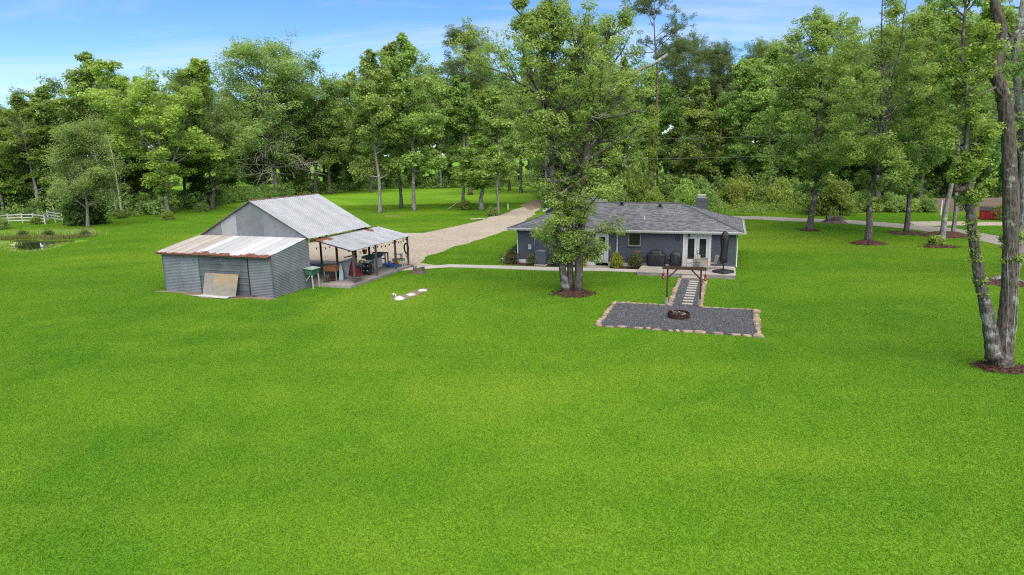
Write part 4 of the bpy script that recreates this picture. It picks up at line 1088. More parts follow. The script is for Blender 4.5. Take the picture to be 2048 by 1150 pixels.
FD = (-3.86, -1.78, 0.30, 2.82); WN = (-8.06, -7.08, 1.74, 2.78); DR = (-10.66, -9.62, 0.30, 2.70); W2 = (-13.6, -12.4, 1.6, 2.6)
wall_with_holes('front_wall', WX, 0, 0.36, WT, [FD, WN, DR, W2], 0, 0.14, BRICK, hs_)
mb = MB(); mb.quad((0, 0, 0.36), (0, WY, 0.36), (0, WY, WT), (0, 0, WT)); mb.build('side_wall', BRICK, hs_)
mb = MB(); mb.quad((WX, WY, 0.36), (WX, 0, 0.36), (WX, 0, WT), (WX, WY, WT)); mb.build('side_wall', BRICK, hs_)
mb = MB(); mb.quad((0, WY, 0.36), (WX, WY, 0.36), (WX, WY, WT), (0, WY, WT)); mb.build('rear_wall', BRICK, hs_)
mb = MB(); mb.box((-1.77 / 2, 0.15, 0.18), (1.77, 0.33, 0.36)); mb.box(((-3.87 - 9.61) / 2, 0.15, 0.18), (5.74, 0.33, 0.36)); mb.box(((-10.67 + WX) / 2, 0.15, 0.18), (WX * -1 - 10.67, 0.33, 0.36)); mb.box((-0.15, WY / 2 + 0.2, 0.18), (0.33, WY - 0.2, 0.36)); mb.box((WX + 0.15, WY / 2 + 0.2, 0.18), (0.33, WY - 0.2, 0.36))
mb.build('foundation', [WHITE], hs_)
# dark room behind the glass: floor and back partition
mb = MB(); mb.box((WX / 2, 4.2, 0.33), (-WX - 0.4, 8.0, 0.03)); mb.box((WX / 2, 4.0, 1.5), (-WX - 0.4, 0.1, 2.4)); mb.build('room_shell', plain('room_wall', (0.22, 0.20, 0.18), 0.8), hs_)
# hip roof
OV, EZ, RZ2 = 0.55, 3.03, 4.80
x0, x1, y0, y1 = WX - OV - 0.1, OV, -OV, WY + OV
D2 = (y1 - y0) / 2; ym = (y0 + y1) / 2; rx0, rx1 = x0 + D2 + 0.1, x1 - D2 - 0.05
def roof_plane(name, P, along, parent=hs_):
    P = [Vector(p) for p in P]
    me = MB().add(P, [tuple(range(len(P)))]).mesh(name, SHINGLE)
    uv = me.uv_layers.new(name='UVMap'); a = Vector(along).normalized(); nrm = me.polygons[0].normal; b = nrm.cross(a)
    for li_, vi in zip(range(len(P)), me.polygons[0].vertices): uv.data[li_].uv = (P[vi].dot(a), P[vi].dot(b))
    return obj(name, me, parent)
roof_plane('roof_slope', [(x0, y0, EZ), (x1, y0, EZ), (rx1, ym, RZ2), (rx0, ym, RZ2)], (1, 0, 0))
roof_plane('roof_slope', [(x1, y0, EZ), (x1, y1, EZ), (rx1, ym, RZ2)], (0, 1, 0))
roof_plane('roof_slope', [(x1, y1, EZ), (x0, y1, EZ), (rx0, ym, RZ2), (rx1, ym, RZ2)], (-1, 0, 0))
roof_plane('roof_slope', [(x0, y1, EZ), (x0, y0, EZ), (rx0, ym, RZ2)], (0, -1, 0))
def cap(a, b):
    a, b = Vector(a), Vector(b); up_ = Vector((0, 0, 0.035)); d = (b - a).normalized(); n_ = d.cross(Vector((0, 0, 1))).normalized() * 0.15; dn = Vector((0, 0, -0.05))
    MB().add([a - n_ + dn + up_, a + up_, a + n_ + dn + up_, b - n_ + dn + up_, b + up_, b + n_ + dn + up_], [(0, 1, 4, 3), (1, 2, 5, 4)]).build('ridge_cap', SHINGLE_CAP, hs_)
cap((rx0, ym, RZ2), (rx1, ym, RZ2)); cap((x1, y0, EZ), (rx1, ym, RZ2)); cap((x1, y1, EZ), (rx1, ym, RZ2)); cap((x0, y0, EZ), (rx0, ym, RZ2)); cap((x0, y1, EZ), (rx0, ym, RZ2))
# soffit, fascia, gutter
mb = MB(); mb.add([(x0, y0, 2.85), (x1, y0, 2.85), (x1, y1, 2.85), (x0, y1, 2.85)], [(3, 2, 1, 0)]); mb.build('soffit', WHITE, hs_)
mb = MB()
for a, b in (((x0, y0), (x1, y0)), ((x1, y0), (x1, y1)), ((x1, y1), (x0, y1)), ((x0, y1), (x0, y0))):
    mb.bar((a[0], a[1], 2.94), (b[0], b[1], 2.94), 0.03, 0.19)
mb.build('fascia', WHITE, hs_)
def gutter(a, b, n_):
    a, b, n_ = Vector(a), Vector(b), Vector(n_); prof = [(0.02, 0.0), (0.02, -0.11), (0.08, -0.11), (0.125, -0.02), (0.125, 0.0), (0.11, 0.0), (0.10, -0.02)]
    vs = [p + n_ * q[0] + Vector((0, 0, 3.02 + q[1])) for p in (a, b) for q in prof]; k = len(prof)
    MB().add(vs, [(i, i + 1, k + i + 1, k + i) for i in range(k - 1)] + [tuple(range(k)), tuple(range(2 * k - 1, k - 1, -1))]).build('gutter', WHITE, hs_)
gutter((x0, y0 - 0.005, 0), (x1, y0 - 0.005, 0), (0, -1, 0)); gutter((x1 + 0.005, y0, 0), (x1 + 0.005, y1, 0), (1, 0, 0)); gutter((x0 - 0.005, y1, 0), (x0 - 0.005, y0, 0), (-1, 0, 0))
def downspout(x, y, zb, kick):
    MB().tube([(x, y0 - 0.07, 2.93), (x, y0 - 0.07, 2.86), (x, y - 0.07, 2.62), (x, y - 0.07, zb + 0.15), (x, y - 0.07 - kick, zb + 0.04)], 0.055, 4).build('downspout', WHITE, hs_)
downspout(-8.93, -0.01, 0.12, 0.15); downspout(-17.22, -0.01, 0.1, 0.15)
MB().tube([(0.09, 0.1, 2.86), (0.09, 0.1, 2.6), (0.09, -0.02, 0.45), (0.14, -0.12, 0.34)], 0.05, 4).build('downspout', WHITE, hs_)
# window
mb = MB(); a, b, c, d = WN
for q, w_ in (((a + 0.035, 0.06, (c + d) / 2), (0.07, 0.08, d - c)), ((b - 0.035, 0.06, (c + d) / 2), (0.07, 0.08, d - c)), (((a + b) / 2, 0.06, c + 0.035), (b - a - 0.14, 0.08, 0.07)), (((a + b) / 2, 0.06, d - 0.035), (b - a - 0.14, 0.08, 0.07))): mb.box(q, w_)
FRAME = plain('window_frame', (0.33, 0.31, 0.27), 0.5)
win = mb.build('window', FRAME, hs_)
MB().box(((a + b) / 2, 0.085, (c + d) / 2), (b - a - 0.14, 0.01, d - c - 0.14)).build('pane', GLASS, win)
MB().box(((a + b) / 2, -0.03, c - 0.05), (b - a + 0.1, 0.13, 0.09)).build('sill', BRICK, win)
MB().box(((a + b) / 2, -0.012, 2.81), (b - a + 0.06, 0.03, 0.07)).build('head_trim', WHITE, win)
a, b, c, d = W2
mb = MB()
for q, w_ in (((a + 0.035, 0.06, (c + d) / 2), (0.07, 0.08, d - c)), ((b - 0.035, 0.06, (c + d) / 2), (0.07, 0.08, d - c)), (((a + b) / 2, 0.06, c + 0.035), (b - a - 0.14, 0.08, 0.07)), (((a + b) / 2, 0.06, d - 0.035), (b - a - 0.14, 0.08, 0.07))): mb.box(q, w_)
win2 = mb.build('window', FRAME, hs_); MB().box(((a + b) / 2, 0.085, (c + d) / 2), (b - a - 0.14, 0.01, d - c - 0.14)).build('pane', GLASS, win2)
# back door (half lite)
a, b, c, d = DR
mb = MB(); mb.box((a + 0.05, 0.0, (c + d) / 2), (0.10, 0.12, d - c)); mb.box((b - 0.05, 0.0, (c + d) / 2), (0.10, 0.12, d - c)); mb.box(((a + b) / 2, 0.0, d - 0.05), (b - a - 0.2, 0.12, 0.10)); mb.build('door_frame', WHITE, hs_)
dz = wall_with_holes('back_door', a + 0.10, b - 0.10, c + 0.02, d - 0.10, [(a + 0.28, b - 0.26, 1.50, 2.40)], 0.03, 0.03, WHITE, hs_)
MB().box(((a + b) / 2 + 0.01, 0.056, 1.95), (b - a - 0.54, 0.008, 0.90)).build('pane', GLASS, dz)
MB().lathe([(0.03, 0), (0.035, 0.03), (0.0, 0.05)], (0, 0, 0), 10).build('knob', BLACKM, dz, (b - 0.17, 0.0, 1.28))
# french doors
a, b, c, d = FD
mb = MB(); mb.box((a + 0.09, -0.01, (c + d) / 2), (0.18, 0.10, d - c)); mb.box((b - 0.09, -0.01, (c + d) / 2), (0.18, 0.10, d - c)); mb.box(((a + b) / 2, -0.01, d - 0.10), (b - a - 0.36, 0.10, 0.20)); mb.box(((a + b) / 2, -0.02, c + 0.03), (b - a - 0.36, 0.14, 0.06)); mb.build('door_frame', WHITE, hs_)
mid = (a + b) / 2
for k, (l, r_) in enumerate(((a + 0.19, mid - 0.012), (mid + 0.012, b - 0.19))):
    gl = (l + 0.17, r_ - 0.17, 0.84, 2.42)
    dd = wall_with_holes('french_door', l, r_, c + 0.07, d - 0.21, [gl], 0.02, 0.04, WHITE, hs_)
    MB().box(((gl[0] + gl[1]) / 2, 0.055, (gl[2] + gl[3]) / 2), (gl[1] - gl[0], 0.008, gl[3] - gl[2])).build('pane', GLASS, dd)
    mb = MB()
    for q, w_ in (((gl[0] - 0.02, 0.012, 1.63), (0.04, 0.02, 1.66)), ((gl[1] + 0.02, 0.012, 1.63), (0.04, 0.02, 1.66)), (((gl[0] + gl[1]) / 2, 0.012, 0.82), (gl[1] - gl[0], 0.02, 0.04)), (((gl[0] + gl[1]) / 2, 0.012, 2.44), (gl[1] - gl[0], 0.02, 0.04))): mb.box(q, w_)
    mb.build('glass_bead', WHITE, dd)
    if k == 1:
        MB().box((l + 0.07, -0.005, 1.28), (0.05, 0.05, 0.12)).box((l + 0.10, -0.03, 1.28), (0.12, 0.03, 0.03)).build('handle', BLACKM, dd)
        MB().box((l + 0.07, -0.005, 1.50), (0.06, 0.05, 0.06)).build('deadbolt', BLACKM, dd)
# roof vents and chimney
def on_front(x, y): return EZ + (RZ2 - EZ) * (y - y0) / (ym - y0)
for x, y in ((-6.0, 3.55), (-9.2, 3.9)):
    z = on_front(x, y)
    v = MB().lathe([(0.10, -0.05), (0.10, 0.20), (0.17, 0.22), (0.17, 0.27), (0.05, 0.33)], (x, y, z), 14).build('roof_vent', plain('vent_steel', (0.10, 0.11, 0.13), 0.5, 0.5, 0.5), hs_)
    MB().box((x, y, z + 0.02), (0.42, 0.4, 0.015), 0, 0, Matrix.Rotation(math.atan((RZ2 - EZ) / D2), 3, 'X')).build('flashing', SHINGLE_CAP, v)
x, y = -7.0, 1.3; z = on_front(x, y)
MB().lathe([(0.05, -0.05), (0.05, 0.30), (0.04, 0.30)], (x, y, z), 10).lathe([(0.13, -0.02), (0.06, 0.09)], (x, y, z), 10).build('plumbing_vent', plain('vent_pipe', (0.42, 0.43, 0.44), 0.5), hs_)
MB().box((-2.95, 8.95, 2.4), (0.98, 0.62, 5.0)).box((-2.95, 8.95, 4.70), (1.04, 0.68, 0.10)).build('chimney', BRICK, hs_)
ch = [o for o in hs_.children if o.name.startswith('chimney')][0]
MB().box((-2.95, 8.95, 4.93), (0.9, 0.55, 0.05)).box((-2.95, 8.95, 5.02), (0.62, 0.38, 0.13)).build('flue', plain('mortar_crown', (0.36, 0.36, 0.36), 0.8), ch)
MB().box((-2.95, 8.95, 5.17), (0.72, 0.48, 0.07)).build('cap', WHITE, ch)
# rear wing with white-edged gable
gx, gy, gw, gzp = -14.45, 7.6, 2.7, 5.02
gs = lambda x: gzp - 0.44 * abs(x - gx)
roof_plane('wing_roof', [(gx + gw, gy, gs(gx + gw)), (gx + gw, gy + 7.5, gs(gx + gw)), (gx, gy + 7.5, gzp), (gx, gy, gzp)], (0, 1, 0))
roof_plane('wing_roof', [(gx - gw, gy + 7.5, gs(gx - gw)), (gx - gw, gy, gs(gx - gw)), (gx, gy, gzp), (gx, gy + 7.5, gzp)], (0, -1, 0))
MB().add([(gx - gw + 0.2, gy + 0.3, 3.1), (gx + gw - 0.2, gy + 0.3, 3.1), (gx + gw - 0.2, gy + 0.3, gs(gx + gw - 0.2) - 0.03), (gx, gy + 0.3, gzp - 0.03), (gx - gw + 0.2, gy + 0.3, gs(gx - gw + 0.2) - 0.03)], [(0, 1, 2, 3, 4)]).build('wing_gable', BRICK, hs_)
MB().bar((gx - gw, gy, gs(gx - gw) - 0.10), (gx, gy, gzp - 0.10), 0.04, 0.19).bar((gx + gw, gy, gs(gx + gw) - 0.10), (gx, gy, gzp - 0.10), 0.04, 0.19).build('rake_board', WHITE, hs_)
for sx in (-1, 1): MB().quad((gx + sx * (gw - 0.25), gy + 0.3, 0.3), (gx + sx * (gw - 0.25), gy + 7.2, 0.3), (gx + sx * (gw - 0.25), gy + 7.2, 3.82), (gx + sx * (gw - 0.25), gy + 0.3, 3.82)).build('wing_wall', BRICK, hs_)
# lamp, hose bracket, outlets on the wall
lp = MB().box((-3.42, -0.22, 2.80), (0.18, 0.18, 0.03)).box((-3.42, -0.22, 2.68), (0.13, 0.13, 0.17)).box((-3.42, -0.22, 2.58), (0.17, 0.17, 0.03)).box((-3.42, -0.12, 2.74), (0.05, 0.2, 0.05)).build('porch_lamp', BLACKM, hs_)
mb = MB(); mb.tube([(-4.25 + 0.16 * cos(a), -0.06, 2.42 + 0.16 * sin(a)) for a in [2 * pi * k / 16 for k in range(17)]], 0.02, 5); mb.box((-4.25, -0.03, 2.5), (0.06, 0.06, 0.3)); mb.build('hose_bracket', BLACKM, hs_)
mb = MB(); mb.box((-4.72, -0.04, 0.98), (0.12, 0.08, 0.12)); mb.box((-4.85, -0.03, 0.86), (0.07, 0.06, 0.07)); mb.build('outlet_cover', WHITE, hs_)
MB().tube([(-8.0, -0.06, 0.35), (-8.0, -0.06, 0.72), (-8.07, -0.10, 0.76)], 0.03, 6).build('spigot', BLACKM, hs_)
MB().tube([(-15.75, -0.04, 0.3), (-15.75, -0.04, 2.8)], 0.045, 6).build('conduit', BLUEGREY, hs_)

# ------------------------------------------------------------------ things at the house
def at_house(x, y, z=0.0): return HOUSE.w(x, y, z)
t = thing('air_conditioner', 'grey square air conditioner unit on pale pad in mulch bed', 'air conditioner', at_house(-15.0, -0.62, 0.07), HOUSE.a)
MB().box((0, 0, 0.02), (1.0, 0.95, 0.10)).build('pad', WALK, t)
mb = MB(); mb.box((0, 0, 0.62), (0.78, 0.78, 1.02)); mb.build('cabinet', CHAR, t)
mb = MB()
for k in range(13):
    u = -0.39 + 0.065 * k
    for sgn in (-1, 1): mb.box((u, sgn * 0.40, 0.62), (0.035, 0.03, 0.98)); mb.box((sgn * 0.40, u, 0.62), (0.03, 0.035, 0.98))
mb.build('fins', ACGREY, t)
MB().box((0, 0, 1.15), (0.84, 0.84, 0.05)).lathe([(0.32, 0.0), (0.32, 0.04), (0.02, 0.05)], (0, 0, 1.17), 20).build('top_grille', ACGREY, t)
t = thing('meter_box', 'small grey electric box on the brick wall left of the air conditioner', 'electric box', at_house(-16.15, -0.09, 1.3), HOUSE.a)
MB().box((0, 0, 0.14), (0.26, 0.16, 0.42)).build('box_body', plain('box_grey', (0.42, 0.44, 0.46), 0.5), t)
MB().tube([(0, 0.02, -1.1), (0, 0.02, -0.06)], 0.025, 6).build('conduit', ACGREY, t)
# covered grills
def cloth_box(prof_pts, seed, nn=28, flat=0.0):
    r = np.random.default_rng(seed); vs, fs = [], []
    ph = r.random(6) * 6.28
    for i, (hx, hy, z) in enumerate(prof_pts):
        for k in range(nn):
            a = 2 * pi * k / nn; p = 4.0
            ca, sa = cos(a), sin(a); q = (abs(ca) ** p + abs(sa) ** p) ** (-1 / p)
            wr = 1 + 0.025 * sin(5 * a + ph[0] + z * 2) + 0.02 * sin(9 * a + ph[1] + z * 5)
            vs.append((hx * ca * q * wr, hy * sa * q * wr, z + 0.015 * sin(3 * a + ph[2])))
    for i in range(len(prof_pts) - 1):
        for k in range(nn): fs.append((i * nn + k, i * nn + (k + 1) % nn, (i + 1) * nn + (k + 1) % nn, (i + 1) * nn + k))
    fs.append(tuple((len(prof_pts) - 1) * nn + k for k in range(nn)))
    return MB().add(vs, fs, 0, True)
t = thing('covered_grill', 'wide barbecue grill under black cover with side shelves against wall', 'grill', at_house(-5.78, -0.55, 0.30), HOUSE.a)
cloth_box([(0.66, 0.30, 0.0), (0.69, 0.33, 0.06), (0.68, 0.33, 0.45), (0.72, 0.34, 0.80), (0.735, 0.345, 0.93), (0.70, 0.32, 0.96)], 3).build('cover', BLACK, t)
cloth_box([(0.50, 0.31, 0.93), (0.485, 0.30, 1.12), (0.45, 0.25, 1.21), (0.40, 0.19, 1.235)], 5).build('hood_cover', BLACK, t)
mb = MB()
for k in range(3): mb.tube([(-0.30 + 0.3 * k, -0.335, 0.9), (-0.22 + 0.25 * k, -0.345, 0.55), (-0.28 + 0.3 * k, -0.335, 0.1)], 0.022, 5)
mb.build('fold', BLACK, t)
t = thing('covered_smoker', 'round-topped smoker under black cover beside the French doors', 'grill', at_house(-4.33, -0.50, 0.30), HOUSE.a)
cloth_box([(0.40, 0.34, 0.0), (0.44, 0.38, 0.05), (0.42, 0.37, 0.40), (0.44, 0.38, 0.72), (0.41, 0.35, 0.92), (0.31, 0.27, 1.08), (0.16, 0.15, 1.18), (0.05, 0.05, 1.22)], 8).build('cover', BLACK, t)
MB().tube([(0.30 * cos(a), -0.385 - 0.02 * sin(a), 0.62 + 0.30 * sin(a)) for a in [pi + pi * k / 10 for k in range(11)]], 0.03, 6).tube([(0.24 * cos(a), -0.37, 0.72 + 0.26 * sin(a)) for a in [pi * k / 10 for k in range(11)]], 0.025, 6).build('fold', BLACK, t)
# cantilever umbrella, closed
t = thing('closed_umbrella', 'tall closed black patio umbrella standing in dark square base', 'umbrella', at_house(-0.82, -2.35, 0.30), HOUSE.a)
mb = MB(); q = [(-0.58, -0.58), (0.58, -0.58), (0.58, 0.58), (-0.58, 0.58)]
o = MB().prism([(p[0] * 1.0, p[1] * 1.0) for p in ((-0.5, -0.58), (0.5, -0.58), (0.58, -0.5), (0.58, 0.5), (0.5, 0.58), (-0.5, 0.58), (-0.58, 0.5), (-0.58, -0.5))], 0.0, 0.13).prism([(p[0] * 0.95, p[1] * 0.95) for p in ((-0.5, -0.58), (0.5, -0.58), (0.58, -0.5), (0.58, 0.5), (0.5, 0.58), (-0.5, 0.58), (-0.58, 0.5), (-0.58, -0.5))], 0.13, 0.17).build('base', CHAR, t); o.rotation_euler = (0, 0, 0.9)
MB().tube([(0, 0, 0.1), (0, 0, 3.05)], 0.045, 10).build('pole', BLACKM, t)
vs, fs = [], []; nn = 24
for i, (r_, z, dx_) in enumerate(((0.20, 0.74, 0), (0.24, 0.80, 0.0), (0.255, 1.05, -0.01), (0.22, 1.5, 0.0), (0.235, 1.95, 0.01), (0.275, 2.4, 0.02), (0.265, 2.65, 0.02), (0.19, 2.9, 0.01), (0.06, 3.02, 0))):
    for k in range(nn):
        a = 2 * pi * k / nn; q = r_ * (1 + (0.16 if k % 3 == 0 else -0.06) * (1 if i < 7 else 0.3)); vs.append((dx_ + q * cos(a + 0.15 * i), q * sin(a + 0.15 * i), z + (0.05 * sin(a * 4) if i == 0 else 0)))
fs = [(i * nn + k, i * nn + (k + 1) % nn, (i + 1) * nn + (k + 1) % nn, (i + 1) * nn + k) for i in range(8) for k in range(nn)]; fs.append(tuple(8 * nn + k for k in range(nn)))
MB().add(vs, fs, 0, True).build('canopy', BLACK, t)
MB().tube([(0.245 * cos(a), 0.245 * sin(a), 1.12) for a in [2 * pi * k / 16 for k in range(17)]], 0.025, 5).build('strap', BLACKM, t)
MB().bar((0.0, 0, 0.62), (-0.26, -0.02, 0.66), 0.05).box((-0.03, 0, 0.62), (0.13, 0.12, 0.16)).bar((-0.26, -0.02, 0.66), (-0.26, -0.02, 0.54), 0.035).build('crank', CHAR, t)
# table and chairs
t = thing('patio_table', 'round glass patio table with slender beige legs', 'table', at_house(-2.55, -1.15, 0.30), HOUSE.a)
M = Mat('table_glass', 0.08, 0.7); TG = M.color((0.10, 0.115, 0.11)).m
MB().lathe([(0.46, 0.0), (0.46, 0.014)], (0, 0, 0.705), 28).build('glass_top', TG, t)
MB().tube([(0.47 * cos(a), 0.47 * sin(a), 0.71) for a in [2 * pi * k / 28 for k in range(29)]], 0.018, 5).build('rim', BEIGEM, t)
for k in range(4):
    a = pi / 4 + k * pi / 2; MB().tube([(0.36 * cos(a), 0.36 * sin(a), 0.0), (0.26 * cos(a), 0.26 * sin(a), 0.35), (0.40 * cos(a), 0.40 * sin(a), 0.70)], 0.016, 6).build('leg', BEIGEM, t)
ch0 = thing('patio_chair', 'x', 'chair', (0, 0, 0), 0, 'patio chairs round the glass table')
def sling(pts, w, nm):
    vs, fs = [], []
    for (y, z) in pts: vs += [(-w, y, z), (w, y, z), (-w, y + 0.006, z - 0.008), (w, y + 0.006, z - 0.008)]
    for i in range(len(pts) - 1): a = 4 * i; fs += [(a, a + 1, a + 5, a + 4), (a + 3, a + 2, a + 6, a + 7)]
    return MB().add(vs, fs, 0, True).build(nm, BEIGE, ch0)
sling([(-0.24, 0.445), (-0.1, 0.42), (0.1, 0.415), (0.22, 0.43)], 0.23, 'seat')
sling([(0.22, 0.44), (0.25, 0.58), (0.29, 0.76), (0.35, 0.95), (0.39, 1.0)], 0.215, 'backrest')
for s_ in (-1, 1):
    MB().tube([(s_ * 0.245, -0.25, 0.0), (s_ * 0.245, -0.25, 0.44), (s_ * 0.245, 0.22, 0.43)], 0.014, 6).build('leg', BEIGEM, ch0)
    MB().tube([(s_ * 0.245, 0.33, 0.0), (s_ * 0.245, 0.23, 0.43), (s_ * 0.235, 0.29, 0.75), (s_ * 0.225, 0.39, 1.01)], 0.014, 6).build('leg', BEIGEM, ch0)
MB().tube([(-0.225, 0.39, 1.01), (0, 0.405, 1.025), (0.225, 0.39, 1.01)], 0.014, 6).build('top_rail', BEIGEM, ch0)
MB().tube([(-0.245, -0.25, 0.22), (0.245, -0.25, 0.22)], 0.011, 5).build('stretcher', BEIGEM, ch0)
CH = [(-3.22, -1.25, 1.45, 'beige patio chair at the left of the round glass table'), (-2.72, -0.30, 0.15, 'beige patio chair between the glass table and French doors'), (-2.25, -1.85, pi + 0.35, 'beige patio chair with its back to the lawn'), (-1.62, -0.85, -1.15, 'beige patio chair at right of the table, nearest the closed umbrella')]
for k, (x, y, a, lb) in enumerate(CH):
    if k == 0: ch0.location = at_house(x, y, 0.30); ch0.rotation_euler = (0, 0, HOUSE.a + a); ch0['label'] = lb
    else: dup(ch0, at_house(x, y, 0.30), HOUSE.a + a, None, lb)
# arbor over the path
t = thing('timber_arbor', 'brown timber arbor gate with two posts over the gravel path', 'arbor', at_house(-2.94, -12.62, 0), HOUSE.a)
for s_ in (-1, 1):
    MB().box((s_ * 0.95, 0, 1.35), (0.10, 0.10, 1.75)).build('post', BROWN, t)
    MB().box((s_ * 0.95, 0, 0.24), (0.13, 0.13, 0.52)).build('post_base', plain('grey_post_foot', (0.30, 0.28, 0.27), 0.8), t)
    MB().bar((s_ * 0.95, 0, 1.66), (s_ * 0.42, 0, 2.2), 0.075).build('brace', BROWN, t)
for y in (-0.085, 0.085): MB().box((0, y, 2.29), (2.5, 0.045, 0.16)).build('beam', BROWN, t)
fd = None
for s_, lb in ((-1, 'red hummingbird feeder hanging at the left arbor post'), (1, 'red hummingbird feeder hanging at the right arbor post')):
    f = thing('bird_feeder', lb, 'bird feeder', at_house(-2.94 + s_ * 1.19, -12.62, 1.62), HOUSE.a, 'red feeders on the arbor')
    MB().lathe([(0.01, 0.0), (0.10, 0.02), (0.10, 0.06), (0.055, 0.09), (0.06, 0.28), (0.085, 0.31), (0.03, 0.36)], (0, 0, 0), 14).build('bottle', RED, f)
    MB().lathe([(0.02, -0.05), (0.05, -0.03), (0.05, 0.0)], (0, 0, 0), 10).build('drip_cup', RED, f)
    MB().tube([(0, 0, 0.35), (0, 0, 0.60), (-s_ * 0.10, 0, 0.64), (-s_ * 0.20, 0, 0.62)], 0.012, 5).build('hook', BLACKM, f)
# fire pit
t = thing('fire_pit', 'round rusty fire pit ring full of charred wood on gravel', 'fire pit', at_house(-2.98, -15.55, 0.05), HOUSE.a)
MB().lathe([(0.54, 0.0), (0.57, 0.0), (0.57, 0.30), (0.54, 0.30), (0.53, 0.02)], (0, 0, 0), 28, 0, False).build('ring_wall', RUSTM, t)
for k in range(11):
    a = 2 * pi * k / 11; MB().box((0.575 * cos(a), 0.575 * sin(a), 0.15), (0.03, 0.20, 0.26), a).build('ring_panel', RUSTM, t)
MB().lathe([(0.52, 0.03), (0.36, 0.10), (0.02, 0.14)], (0, 0, 0), 18).build('ash', plain('ash', (0.13, 0.12, 0.11), 0.95, 0.05, 0, 0.5, 9), t)
random.seed(8)
for k in range(16):
    a = random.random() * 6.28; l = random.uniform(0.22, 0.46); x, y = random.uniform(-0.28, 0.28), random.uniform(-0.28, 0.28)
    MB().tube([(x - l * cos(a) * .5, y - l * sin(a) * .5, 0.16 + 0.12 * random.random()), (x + l * cos(a) * .5, y + l * sin(a) * .5, 0.20 + 0.14 * random.random())], random.uniform(0.03, 0.055), 7).build('log', LOG if k % 3 else BEIGEM, t)
# shrubs by the house
bL = bush_mesh('lime', 21, 1.25, 1.25, 60, 2600, 0.13, 'lime', None, 0.26)
bR = bush_mesh('rose', 22, 1.45, 1.45, 70, 3200, 0.10, 'rose', (FLOWER_CORAL, 30, 0.10, 5), 0.26)
bS = bush_mesh('rosesmall', 23, 1.1, 1.05, 50, 2000, 0.10, 'rose', (FLOWER_RED, 12, 0.10, 5), 0.24)
bD = bush_mesh('loropetalum', 24, 1.5, 1.35, 70, 2800, 0.11, 'rose', (plain('plum_leaf', (0.16, 0.075, 0.07), 0.7), 60, 0.11, 14), 0.26)
bush(bL, at_house(-8.82, -0.62, 0.06), 'yellow-green shrub at the foot of the middle downspout')
bush(bR, at_house(-7.35, -0.55, 0.06), 'rose shrub with coral blooms under the small window', 'rose_bush')
bush(bS, at_house(-15.75, -0.80, 0.06), 'small rose shrub with red bloom before the air conditioner', 'rose_bush')
bush(bD, at_house(-17.62, -0.35, 0.0), 'plum-tinged shrub nearest the left house corner by the white stub', sc=0.95)
bush(bD, at_house(-17.75, 0.9, 0.0), 'plum-tinged shrub round the left side of house behind another', sc=1.05, rz=2.0)
bush(bS, at_house(-13.7, -0.7, 0.06), 'dark rose shrub right of the air conditioner, behind the big tree', 'rose_bush', sc=1.25, rz=1.0)
bush(bL, at_house(-11.75, -0.75, 0.06), 'yellow-green shrub left of the white back door, behind the big tree', sc=0.9, rz=2.2)
# white stub pipe and brown stub by the walk
prop(MB().lathe([(0.055, -0.05), (0.055, 0.42), (0.07, 0.42), (0.07, 0.50), (0.03, 0.51)], (0, 0, 0), 12).build('white_pipe', WHITE, None, (*gnd(1005, 528), 0)), 'short white pipe standing by the walk left of the plum shrub', 'pipe')
prop(MB().box((0, 0, 0.35), (0.16, 0.12, 0.72)).box((0, 0, 0.73), (0.18, 0.14, 0.04)).build('wooden_stub', TIMBER, None, (*gnd(1003.3, 526.5), 0)), 'short brown wooden stub just behind the white pipe', 'post')
# ================================================================== trees
#          key       seed  H   base  R  limbs clump leaves size leaf  bark  trunk radius
proto_tree('gum_a', 1, 24, 5.0, 5.2, 46, 1.05, 26000, 0.36, 'gum', 'grey', 0.30)
proto_tree('gum_b', 2, 24, 3.2, 4.6, 50, 0.95, 26000, 0.34, 'bright', 'grey', 0.28, lean=(0.02, 0))
proto_tree('gum_c', 3, 25, 7.0, 4.6, 42, 1.0, 24000, 0.36, 'gum', 'dark', 0.30, shape='oval')
proto_tree('oak_a', 4, 22, 4.0, 7.0, 60, 1.25, 30000, 0.34, 'oak', 'dark', 0.42, shape='dome', e_hi=0.9, fork=3)
proto_tree('oak_b', 5, 21, 3.0, 6.0, 54, 1.2, 26000, 0.36, 'oak', 'dark', 0.36, shape='dome', fork=3)
proto_tree('cypress', 6, 25, 7.5, 9.0, 84, 1.45, 62000, 0.28, 'grey', 'grey', 0.42, shape='dome', lower_dead=26, e_lo=0.10, e_hi=0.8, fork=0)
proto_tree('willow', 7, 12, 2.4, 4.3, 60, 1.2, 46000, 0.19, 'grey', 'grey', 0.22, shape='dome', lean=(-0.16, 0.0))
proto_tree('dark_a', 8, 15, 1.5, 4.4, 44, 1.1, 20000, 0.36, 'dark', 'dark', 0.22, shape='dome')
proto_tree('pine_a', 9, 28, 18.5, 4.2, 44, 0.85, 17000, 0.42, 'pine', 'pine', 0.28, shape='pine', e_lo=0.1, e_hi=0.9)
proto_tree('pine_b', 10, 30, 20.5, 5.6, 20, 0.62, 11500, 0.40, 'pine', 'pine', 0.36, shape='pine', e_lo=0.25, e_hi=1.0, subs=8, thin=0.034)
proto_tree('gum_d', 14, 24, 3.6, 6.6, 74, 1.05, 38000, 0.33, 'bright', 'grey', 0.34, fork=2, e_lo=0.0, wob=0.5, epi=6)
proto_tree('sparse', 15, 21, 8.5, 3.4, 34, 0.8, 13000, 0.24, 'grey', 'grey', 0.22, lean=(0.03, 0))
proto_tree('low', 12, 9, 1.6, 2.6, 30, 0.75, 12000, 0.26, 'bright', 'grey', 0.22, shape='oval')
